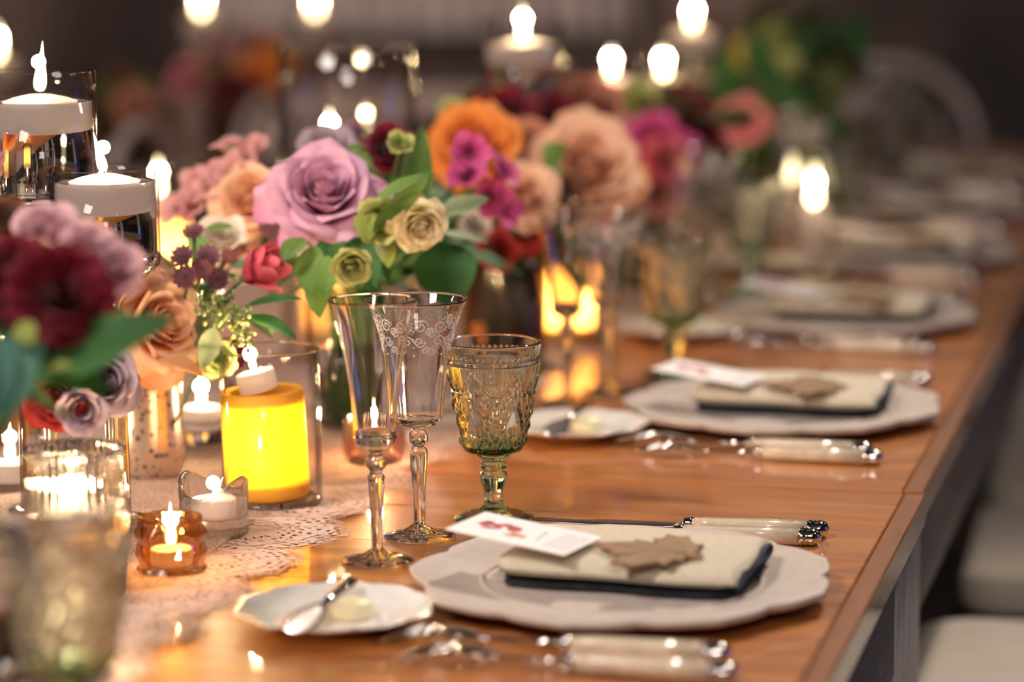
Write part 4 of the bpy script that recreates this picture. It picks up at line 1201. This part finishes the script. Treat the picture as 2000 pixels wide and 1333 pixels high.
DROOPS = {'large lavender rose in the middle of the picture': ((-.35, -.9), (1, .1), (.6, -.8), (-.9, .1)), 'large open peach rose left of the yellow pillar candle': ((.3, -1), (1, -.3), (.7, .7)),
          'large orange rose behind the magenta lilies': ((-1, .1), (.2, 1)), 'large glowing apricot rose right of the orange rose': ((.9, -.2), (0, -1))}
B = [  # kind, px, py, depth, diameter px, facing, colour, vase, label, group
 # mercury vase
 ('full', 318, 632, 2.58, 205, (.62, .15, .75), 'peach', 'E', 'large open peach rose left of the yellow pillar candle'),
 ('rose', 278, 540, 2.64, 120, (.2, .5, .8), 'blush', 'E', 'pale blush rose under the shorter glass cylinder'),
 ('rose', 240, 462, 2.78, 120, (.1, .4, .9), 'orange', 'E', 'orange rose seen through the water of the shorter glass cylinder'),
 ('ranunculus', 497, 535, 2.60, 108, (.75, .45, .35), 'hotpink', 'E', 'hot pink bud with dark centre above the yellow pillar'),
 ('lisianthus', 432, 470, 2.72, 100, (-.1, .6, .7), 'white', 'E', 'creamy white bloom behind the dusky star flowers'),
 ('lisianthus', 425, 702, 2.57, 72, (.1, -.2, .9), 'greenyel', 'E', 'pale green bloom at the left rim of the yellow hurricane glass'),
 ('lisianthus', 452, 690, 2.63, 60, (.3, .0, .9), 'burgundy', 'E', 'burgundy bloom half hidden beside the yellow hurricane glass'),
 ('astrantia', 376, 448, 2.60, 64, (-.1, .7, .6), 'astr', 'E', 'topmost dusky star flower beside the shorter glass cylinder'),
 ('astrantia', 352, 498, 2.56, 66, (-.3, .4, .8), 'astr', 'E', 'dusky star flower touching the shorter glass cylinder'),
 ('astrantia', 408, 497, 2.58, 66, (.2, .4, .8), 'astr', 'E', 'dusky star flower left of the hot pink bud, upper'),
 ('astrantia', 360, 540, 2.55, 68, (-.1, .2, .9), 'astr', 'E', 'dusky star flower right above the large peach rose'),
 ('astrantia', 448, 500, 2.62, 50, (.4, .4, .7), 'burgundy', 'E', 'small dark star flower left of the hot pink bud'),
 ('astrantia', 425, 545, 2.60, 62, (.1, .3, .9), 'astr', 'E', 'dusky star flower above the seeded eucalyptus'),
 ('astrantia', 395, 525, 2.57, 62, (.1, .2, .9), 'burgundy', 'E', 'dark star flower among the dusky ones over the peach rose'),
 # centre arrangement
 ('full', 634, 372, 2.66, 218, (.10, .42, .85), 'lavender', 'C', 'large lavender rose in the middle of the picture'),
 ('rose', 490, 392, 2.78, 150, (-.2, .3, .9), 'peach', 'C', 'apricot rose directly left of the lavender rose'),
 ('rose', 452, 468, 2.80, 120, (-.3, .0, .9), 'blush', 'C', 'pale peach rose below the apricot one left of the lavender rose'),
 ('alstroemeria', 432, 345, 2.80, 150, (-.2, .5, .8), 'dusty', 'C', 'dusty pink lily cluster left of the apricot rose'),
 ('alstroemeria', 385, 400, 2.83, 150, (-.4, .2, .8), 'dusty', 'C', 'leftmost dusty pink lily cluster next to the shorter glass cylinder'),
 ('alstroemeria', 478, 305, 2.86, 130, (-.1, .7, .7), 'dusty', 'C', 'highest dusty pink lily cluster left of the lavender rose'),
 ('rose', 640, 298, 2.86, 120, (0, .6, .8), 'lilac', 'C', 'greyish lilac rose behind the lavender rose'),
 ('astrantia', 688, 250, 2.90, 76, (0, .7, .6), 'astr', 'C', 'dusky star flower above the lavender rose before the large cylinder'),
 ('rose', 762, 290, 2.80, 108, (.0, .5, .8), 'burgundy', 'C', 'dark burgundy rose right above the lavender rose'),
 ('lisianthus', 782, 282, 2.70, 54, (.1, .5, .8), 'greenyel', 'C', 'small green bud in front of the dark burgundy rose'),
 ('full', 820, 440, 2.60, 118, (.22, -.50, .80), 'creamyel', 'C', 'cream yellow bloom right of the lavender rose'),
 ('lisianthus', 742, 432, 2.62, 88, (-.2, -.1, .9), 'greenyel', 'C', 'lime green bloom between the lavender rose and the cream bloom'),
 ('rose', 686, 520, 2.58, 76, (.15, -.45, .85), 'greenyel', 'C', 'lime green bloom hanging below the lavender rose'),
 ('alstroemeria', 900, 322, 2.84, 150, (.1, .4, .8), 'magenta', 'C', 'magenta lily cluster right of the curled green leaf'),
 ('alstroemeria', 960, 380, 2.86, 150, (.5, .1, .8), 'magenta', 'C', 'lower magenta lily cluster pointing to the right'),
 ('rose', 928, 440, 2.98, 62, (.1, .2, .9), 'white', 'C', 'small white rose under the magenta lilies'),
 ('rose', 972, 490, 3.02, 80, (.2, .1, .9), 'red', 'C', 'lower red bloom under the magenta lilies'),
 ('rose', 968, 452, 3.04, 66, (.2, .2, .9), 'terra', 'C', 'orange red bloom under the magenta lilies'),
 ('astrantia', 522, 440, 2.72, 60, (-.2, .1, .9), 'astr', 'C', 'dusky star flower below left of the lavender rose'),
 ('astrantia', 540, 478, 2.70, 54, (-.1, -.1, .9), 'burgundy', 'C', 'dark star flower below left of the lavender rose'),
 # orange arrangement
 ('full', 925, 282, 3.15, 190, (-.1, .4, .8), 'orange', 'D', 'large orange rose behind the magenta lilies'),
 ('rose', 1027, 388, 3.05, 135, (.3, .2, .9), 'peach', 'D', 'peach rose right of the magenta lilies'),
 ('rose', 1098, 385, 3.14, 100, (.4, .2, .9), 'brown', 'D', 'dark bronze bloom right of the peach rose'),
 ('full', 1150, 318, 3.32, 215, (.2, .3, .9), 'peach', 'D', 'large glowing apricot rose right of the orange rose'),
 ('rose', 1030, 290, 3.34, 130, (.0, .5, .8), 'terra', 'D', 'soft terracotta rose between the orange and the apricot rose'),
 ('rose', 1082, 225, 3.50, 100, (.1, .6, .8), 'burgundy', 'D', 'crimson bloom standing up above the apricot rose'),
 ('rose', 1150, 215, 3.62, 150, (.1, .6, .8), 'terra', 'D', 'terracotta rose behind the crimson bloom'),
 ('rose', 985, 225, 3.45, 120, (-.1, .6, .8), 'burgundy', 'D', 'maroon bloom under the glass cylinder above the orange rose'),
 ('lisianthus', 882, 215, 3.25, 50, (-.1, .6, .8), 'greenyel', 'D', 'green bud left above the large orange rose'),
 ('rose', 1020, 455, 3.10, 90, (.1, -.2, .9), 'red', 'D', 'red bloom hanging below the peach rose'),
 ('rose', 940, 210, 3.50, 90, (-.2, .6, .8), 'brown', 'D', 'brown bloom above the large orange rose'),
 # magenta arrangement
 ('rose', 1278, 272, 3.86, 110, (-.1, .4, .9), 'magenta', 'F', 'magenta rose in the blurred burgundy arrangement'),
 ('rose', 1298, 312, 3.84, 90, (.0, .1, .9), 'hotpink', 'F', 'hot pink bloom in the blurred burgundy arrangement'),
 ('rose', 1318, 222, 3.94, 125, (.1, .5, .8), 'burgundy', 'F', 'large burgundy rose at the top of the blurred burgundy arrangement'),
 ('rose', 1372, 276, 3.92, 90, (.3, .3, .9), 'burgundy', 'F', 'small burgundy rose at the right of the blurred burgundy arrangement'),
 ('rose', 1262, 230, 4.02, 90, (-.2, .5, .8), 'burgundy', 'F', 'burgundy rose at the left of the blurred burgundy arrangement'),
 ('lisianthus', 1238, 212, 3.95, 110, (-.3, .5, .8), 'greenyel', 'F', 'pale green bloom left of the blurred burgundy roses'),
 ('alstroemeria', 1335, 308, 3.86, 100, (.2, .0, .9), 'magenta', 'F', 'purple magenta lilies low in the blurred burgundy arrangement'),
 ('rose', 1275, 372, 3.90, 110, (-.1, -.2, .9), 'dusty', 'F', 'dusty red bloom hanging below the magenta rose'),
 ('rose', 1190, 275, 4.02, 90, (-.4, .3, .8), 'brown', 'F', 'brown bloom between the apricot rose and the magenta rose'),
 # salmon arrangement
 ('rose', 1448, 238, 4.60, 95, (.1, .3, .9), 'salmon', 'H', 'salmon pink rose right of the burgundy arrangement'),
 ('rose', 1368, 185, 4.74, 100, (-.2, .5, .8), 'blush', 'H', 'blush rose under the tall far candle'),
 ('rose', 1420, 190, 4.80, 80, (.0, .6, .8), 'terra', 'H', 'terracotta rose above the salmon pink rose'),
 # far end
 ('rose', 1468, 102, 5.45, 70, (-.1, .5, .8), 'yellow', 'I', 'yellow bloom high in the farthest arrangement'),
 ('lisianthus', 1525, 95, 5.50, 90, (.0, .6, .8), 'greenyel', 'I', 'green bloom high in the farthest arrangement'),
 ('lisianthus', 1520, 150, 5.45, 90, (.0, .3, .9), 'greenyel', 'I', 'green bloom in the middle of the farthest arrangement'),
 ('rose', 1598, 165, 5.55, 90, (.2, .4, .9), 'red', 'I', 'upper red bloom of the farthest arrangement'),
 ('rose', 1632, 212, 5.50, 90, (.3, .2, .9), 'red', 'I', 'lower red bloom of the farthest arrangement'),
 # blurred arrangement at the left edge
 ('dahlia', 120, 570, 1.90, 200, (.2, .25, .9), 'burgundy', 'A', 'large blurred burgundy dahlia'),
 ('dahlia', 10, 545, 1.95, 190, (-.2, .3, .9), 'burgundy', 'A', 'second burgundy dahlia cut by the left picture edge'),
 ('rose', 95, 458, 2.05, 140, (.0, .6, .8), 'palepink', 'A', 'pale pink rose above the blurred dahlia'),
 ('rose', 172, 480, 2.02, 100, (.2, .5, .8), 'palepink', 'A', 'pink rose right above the blurred dahlia'),
 ('rose', 222, 528, 2.02, 120, (.5, .2, .8), 'palepink', 'A', 'pink bloom right of the blurred dahlia'),
 ('rose', 70, 500, 2.02, 80, (.0, .5, .8), 'peach', 'A', 'peach bloom between the burgundy dahlias'),
 ('rose', 8, 430, 2.10, 100, (-.1, .6, .8), 'brown', 'A', 'brown bloom at the left edge below the tall glass cylinder'),
 ('rose', 198, 745, 2.29, 150, (.3, .0, .9), 'lilac', 'B', 'greyed lilac bloom hanging below the large green leaf'),
 ('rose', 112, 778, 2.27, 130, (-.1, .0, .9), 'red', 'B', 'dusky red bloom above the ribbed tumbler'),
 ('lisianthus', 160, 800, 2.26, 90, (.1, -.2, .9), 'lilac', 'B', 'small greyed bloom right above the ribbed tumbler'),
 # separate table
 ('rose', 505, 150, 5.85, 90, (.1, .4, .9), 'orange', 'K', 'blurred orange rose on the separate table'),
 ('rose', 455, 178, 5.80, 80, (.1, .4, .9), 'burgundy', 'K', 'blurred burgundy rose next to the orange one on the separate table'),
 ('rose', 425, 120, 5.95, 90, (.0, .5, .9), 'dusty', 'K', 'blurred dusty pink rose on the separate table'),
 ('rose', 372, 158, 5.90, 80, (-.1, .4, .9), 'salmon', 'K', 'blurred salmon rose on the separate table'),
 ('rose', 512, 90, 6.00, 80, (.1, .6, .8), 'terra', 'K', 'blurred terracotta rose highest on the separate table'),
 ('rose', 540, 128, 5.90, 80, (.2, .4, .9), 'orange', 'K', 'blurred orange rose farthest right on the separate table'),
 ('rose', 480, 205, 5.80, 80, (.1, .2, .9), 'brown', 'K', 'blurred dark bloom lowest on the separate table'),
 ('rose', 262, 208, 5.45, 80, (.0, .4, .9), 'terra', 'L', 'blurred terracotta rose right of the taller glass cylinder'),
 ('rose', 235, 165, 5.50, 70, (.0, .4, .9), 'brown', 'L', 'blurred brown bloom right of the taller glass cylinder'),
]
for row in B: flower(*row, 'flowers in the arrangements')

# leaves named one by one where the photograph shows them
f9 = (0, .4, .9)
sprig('two dark green leaves right above the yellow pillar', 'E', [(478, 600, 590, 572, 2.57, 2.56, 46, (0, .9, .4), .15), (478, 618, 580, 640, 2.58, 2.54, 46, (0, .9, .5), .25)], M_LEAFD)
sprig('grey green leaves under the seeded eucalyptus', 'E', [(420, 640, 395, 720, 2.56, 2.55, 44, (.2, 0, 1), .1), (470, 600, 535, 655, 2.60, 2.57, 34, (.3, .6, .7), .1), (400, 600, 385, 680, 2.60, 2.57, 44, (-.2, 0, 1), .1)], M_LEAFS)
sprig('folded orange tinged leaf hanging below the peach rose', 'E', [(310, 700, 392, 716, 2.57, 2.52, 44, (0, .8, .6), .2)], PM['peach'])
sprig('tall green leaf standing right of the dark burgundy rose', 'C', [(800, 420, 818, 250, 2.74, 2.78, 72, (.4, .1, .9), -.1)], M_LEAFM)
cl = sprig('green leaf curling over beside the lavender rose', 'C', [(722, 408, 826, 318, 2.62, 2.57, 52, (-.3, .7, .65), .25), (730, 450, 832, 328, 2.60, 2.56, 46, (.5, -.3, .8), -.15)], M_LEAFM)
sprig('sage green leaf pointing right below the magenta lilies', 'C', [(850, 420, 955, 385, 2.70, 2.70, 48, (-.1, .7, .7), .05), (862, 455, 960, 470, 2.72, 2.74, 30, (0, .7, .6), .1)], M_LEAFS)
sprig('broad dark green leaf behind the wine glass', 'C', [(860, 470, 885, 605, 2.80, 2.76, 120, (.1, .1, 1), .05), (835, 500, 900, 560, 2.84, 2.78, 90, (.2, .2, 1), .1)], M_LEAFD)
sprig('mid green leaves hanging left below the lavender rose', 'C', [(590, 465, 555, 505, 2.62, 2.58, 46, (-.1, .3, 1), .1), (610, 480, 602, 570, 2.62, 2.58, 58, (-.2, .2, 1), .15), (640, 500, 632, 575, 2.60, 2.57, 50, (.1, .2, 1), .15), (610, 545, 625, 620, 2.62, 2.60, 42, (.1, .2, 1), .1)], M_LEAFM)
sprig('dark leaves under the lavender rose', 'C', [(690, 445, 735, 560, 2.66, 2.62, 70, (.1, .2, 1), .1), (650, 455, 640, 540, 2.66, 2.61, 60, (-.1, .2, 1), .1), (720, 470, 760, 545, 2.68, 2.64, 56, (.3, .2, 1), .1)], M_LEAFD)
sprig('dark leaves right of the cream bloom', 'C', [(858, 470, 960, 460, 2.78, 2.80, 40, (0, .8, .5), .1), (870, 490, 1000, 510, 2.84, 2.9, 60, (0, .8, .6), .15), (930, 500, 1030, 520, 2.9, 2.95, 60, (0, .8, .6), .2), (760, 340, 770, 420, 2.78, 2.74, 60, (0, .2, 1), .1)], M_LEAFD)
sprig('small green leaves on top of the lavender rose', 'C', [(665, 300, 712, 282, 2.76, 2.74, 30, (0, .8, .6), .1), (640, 305, 618, 282, 2.78, 2.78, 26, (0, .8, .6), .1), (690, 300, 730, 320, 2.74, 2.74, 30, (.2, .6, .6), .1)], M_LEAFM)
sprig('small green leaf left of the apricot rose', 'C', [(400, 448, 452, 440, 2.70, 2.68, 28, (0, .7, .7), .1), (450, 300, 455, 285, 2.8, 2.8, 20, f9, .1)], M_LEAFM)
sprig('lime leaves under the cream bloom', 'C', [(715, 410, 718, 470, 2.62, 2.60, 50, (-.2, .2, 1), .1), (745, 460, 760, 520, 2.64, 2.61, 40, (.2, .1, 1), .1)], M_LEAFY)
sprig('large blurred green leaf pointing right under the dahlia', 'A', [(60, 738, 335, 615, 1.92, 1.86, 132, (-.25, .5, .85), .08)], M_LEAFD)
sprig('blurred dark leaves under the dahlia', 'A', [(60, 700, 190, 690, 1.93, 1.92, 80, (0, .7, .7), .2), (90, 735, 215, 745, 1.92, 1.9, 60, (0, .6, .7), .2), (20, 650, 120, 660, 1.95, 1.95, 80, f9, .2)], M_LEAFD)
sprig('blurred blue green leaves hanging at the left edge', 'A', [(10, 655, 20, 810, 1.88, 1.85, 120, (.2, .1, 1), .1), (-40, 650, -10, 830, 1.88, 1.85, 130, (.1, .1, 1), .1), (60, 640, 35, 730, 1.9, 1.87, 70, (.3, .1, 1), .1)], M_LEAFB)
sprig('blurred light green leaf tips under the dahlia', 'A', [(90, 722, 140, 712, 1.88, 1.86, 34, (0, .7, .7), .1), (40, 630, 62, 672, 1.88, 1.86, 44, (0, .3, 1), .1)], M_LEAFY)
sprig('leaf between the orange rose and the apricot rose', 'D', [(1060, 330, 1105, 285, 3.25, 3.22, 70, (0, .5, .8), .1), (1050, 340, 1110, 350, 3.2, 3.18, 50, (0, .5, .8), .1)], M_LEAFM)
filler('E', 3, 390, 560, 2.68, 90, 70, .04, (M_LEAFD, M_LEAFM), ('small', 'peach rose arrangement'), 'twigs of the peach arrangement')
filler('C', 8, 700, 440, 2.86, 190, 110, .04, (M_LEAFD, M_LEAFM), ('dark', 'lavender rose arrangement'), 'twigs of the lavender arrangement', .062, .028)
filler('D', 8, 1030, 390, 3.40, 140, 120, .03, (M_LEAFD, M_LEAFO), ('dark', 'orange rose arrangement'), 'twigs of the orange arrangement', .07, .032)
filler('F', 8, 1300, 290, 4.0, 120, 80, .1, (M_LEAFD, M_LEAFO), ('dark', 'blurred burgundy arrangement'), 'twigs of the burgundy arrangement', .085, .04)
filler('H', 8, 1480, 240, 4.75, 110, 80, .1, (M_LEAFD, M_LEAFO), ('dark', 'salmon rose arrangement'), 'twigs of the salmon arrangement', .12, .06)
filler('I', 8, 1530, 140, 5.55, 110, 110, .1, (M_LEAFO, M_LEAFO, M_LEAFD), ('bright', 'farthest arrangement'), 'twigs of the farthest arrangement', .13, .07)
filler('A', 4, 60, 640, 2.0, 120, 80, .04, (M_LEAFD, M_LEAFB), ('blurred', 'dahlia arrangement'), 'twigs of the dahlia arrangement', .06, .026)
filler('K', 4, 440, 185, 5.95, 80, 50, .1, (M_LEAFO, M_LEAFO), ('dark', 'orange flowers on the separate table'), 'twigs of the separate table', .08, .04)
filler('L', 3, 240, 225, 5.55, 50, 40, .1, (M_LEAFO, M_LEAFO), ('dark', 'terracotta rose behind the tall cylinder'), 'twigs at the left end of the separate table', .08, .035)

# seeded eucalyptus
def eucalyptus():
    root = vase_pt('E'); t = thing('seeded_eucalyptus', 'sprig of pale green seeded eucalyptus above the yellow hurricane glass', 'foliage', root)
    rr = random.Random(8); hub = Q(430, 625, 2.585)
    for (px, py, tipc) in ((400, 605, 0), (420, 590, 0), (445, 590, 0), (425, 615, 0), (450, 612, 0), (468, 620, 0), (472, 645, 1), (480, 660, 1)):
        c = Q(px, py, 2.55+rr.uniform(-.02, .02)); m = MB(); st = MB()
        for k in range(17):
            o = Vector((rr.gauss(0, .006), rr.gauss(0, .006), rr.gauss(0, .005)))
            st.tube([c-root, c-root+o], .0004, 4); m.ball(c-root+o, rr.uniform(.0014, .0024), 5, 1.2)
        obj('seed_cluster', m.mesh('seed_cluster', M_LEAFY if tipc else M_SEED), t, kind='stuff')
        st.tube([hub-root, (hub-root).lerp(c-root, .5)+Vector((0, 0, .004)), c-root], .0009, 5)
        obj('twig', st.mesh('twig', M_STEM), t)
    obj('stem', MB().tube([(0, 0, 0), (hub-root)*.5, hub-root], .0014, 6).mesh('stem', M_STEM), t)
eucalyptus()

# ------------------------------------------------------------------ grey curtain on the far wall
def curtain(x0, x1, y, z0, z1):
    n = 120; v, f = [], []
    for i in range(n+1):
        x = x0+(x1-x0)*i/n; d = .05*math.sin(i*.9)+.02*math.sin(i*.37)
        for j in range(9):
            t = j/8; v.append((x, y-.06-d*(1-.4*t), z0+(z1-z0)*t))
    for i in range(n):
        for j in range(8):
            a = i*9+j; f.append((a, a+9, a+10, a+1))
    o = obj('curtain', mesh('curtain', v, f, pmat('grey_curtain', (.42, .37, .37), .9, var=.15, vscale=6)))
    tag(o, 'pale grey pleated curtain hanging on the far wall', 'curtain')
    rod = obj('curtain_rod', MB().tube([(x0-.1, y-.06, z1), (x1+.1, y-.06, z1)], .015, 8).mesh('curtain_rod', M_DARKF), o)
curtain(-4.25, -2.35, YF, .74, 2.9)

# ------------------------------------------------------------------ chairs
def make_chair(label):
    t = thing('banquet_chair', label, 'chair', (0, 0, 0), 0, 'chairs round the tables')
    # faces -X: front edge of the seat at x = -.22
    def rr(L, W, z0, z1, rad, mat, name, puff=0):
        pts = []
        for cx, cy_, a0 in ((L/2-rad, W/2-rad, 0), (-L/2+rad, W/2-rad, PI/2), (-L/2+rad, -W/2+rad, PI), (L/2-rad, -W/2+rad, 1.5*PI)):
            for k in range(6): a = a0+PI/2*k/5; pts.append((cx+rad*math.cos(a), cy_+rad*math.sin(a)))
        n = len(pts); v, f = [], []; lv = [(.985, z0), (1, z0+(z1-z0)*.2), (1, z0+(z1-z0)*.75), (.975, z1-.001), (.9, z1+puff*.6), (.5, z1+puff), (.05, z1+puff)]
        for s, z in lv: v += [(x*s, y*s, z) for x, y in pts]
        for i in range(len(lv)-1):
            for k in range(n): k2 = (k+1) % n; f.append((i*n+k, i*n+k2, (i+1)*n+k2, (i+1)*n+k))
        f.append(tuple(range(n))[::-1]); f.append(tuple((len(lv)-1)*n+k for k in range(n)))
        return mesh(name, v, f, mat)
    obj('seat', rr(.44, .45, .405, .445, .06, M_DARKF, 'seat'), t, label='dark seat frame')
    obj('cushion', rr(.42, .43, .4455, .490, .05, M_CUSH, 'cushion', .008), t, label='cream cushion')
    for sx in (-1, 1):
        for sy in (-1, 1):
            obj('leg', MB().tube([(sx*.205, sy*.205, 0), (sx*.195, sy*.195, .2), (sx*.185, sy*.185, .41)], [.012, .016, .018], 10).mesh('leg', M_DARKF), t)
    arch = [(.195, -.19, .42), (.215, -.205, .60)] + [(.225+.02*math.sin(PI*k/12), -.21*math.cos(PI*k/12), .68+.21*math.sin(PI*k/12)) for k in range(13)] + [(.215, .205, .60), (.195, .19, .42)]
    obj('hoop_back', MB().tube(spl(arch, 3), .014, 10).mesh('hoop_back', M_ACRYL), t, label='pale hoop shaped backrest')
    inner = [(.235, -.12, .60)] + [(.238+.015*math.sin(PI*k/10), -.13*math.cos(PI*k/10), .66+.15*math.sin(PI*k/10)) for k in range(11)] + [(.235, .12, .60)]
    obj('inner_hoop', MB().tube(spl(inner, 2), .008, 8).mesh('inner_hoop', M_ACRYL), t)
    obj('back_rail', MB().tube([(.215, -.204, .60), (.238, -.1, .60), (.240, 0, .60), (.238, .1, .60), (.215, .204, .60)], .009, 8).mesh('back_rail', M_ACRYL), t)
    return t
proto = None
def chair(x, y, rz, label):
    global proto
    if proto is None:
        proto = make_chair(label); proto.location = (x, y, 0); proto.rotation_euler = (0, 0, rz); return proto
    return copy_tree(proto, (x, y, 0), rz, label)
for i, (yy, lab) in enumerate(((2.92, 'chair with cream cushion cut by the lower right corner'), (3.54, 'chair with cream cushion second from the lower right corner'), (4.05, 'chair with cream cushion third along the right picture edge'), (4.88, 'chair far along the right table side behind the third cushion'))):
    chair(-.105+.01*(i % 2), yy, .03, lab)
chair(-.80, 6.62, PI/2, 'chair with pale hoop back standing at the far table end')
for i, (yy, lab) in enumerate(((4.0, 'chair opposite with its back left of the dusty pink lilies'), (4.75, 'chair opposite with pale back behind the pink flowers'), (5.42, 'chair opposite toward the far end of the table'))):
    chair(-1.63, yy, PI, lab)
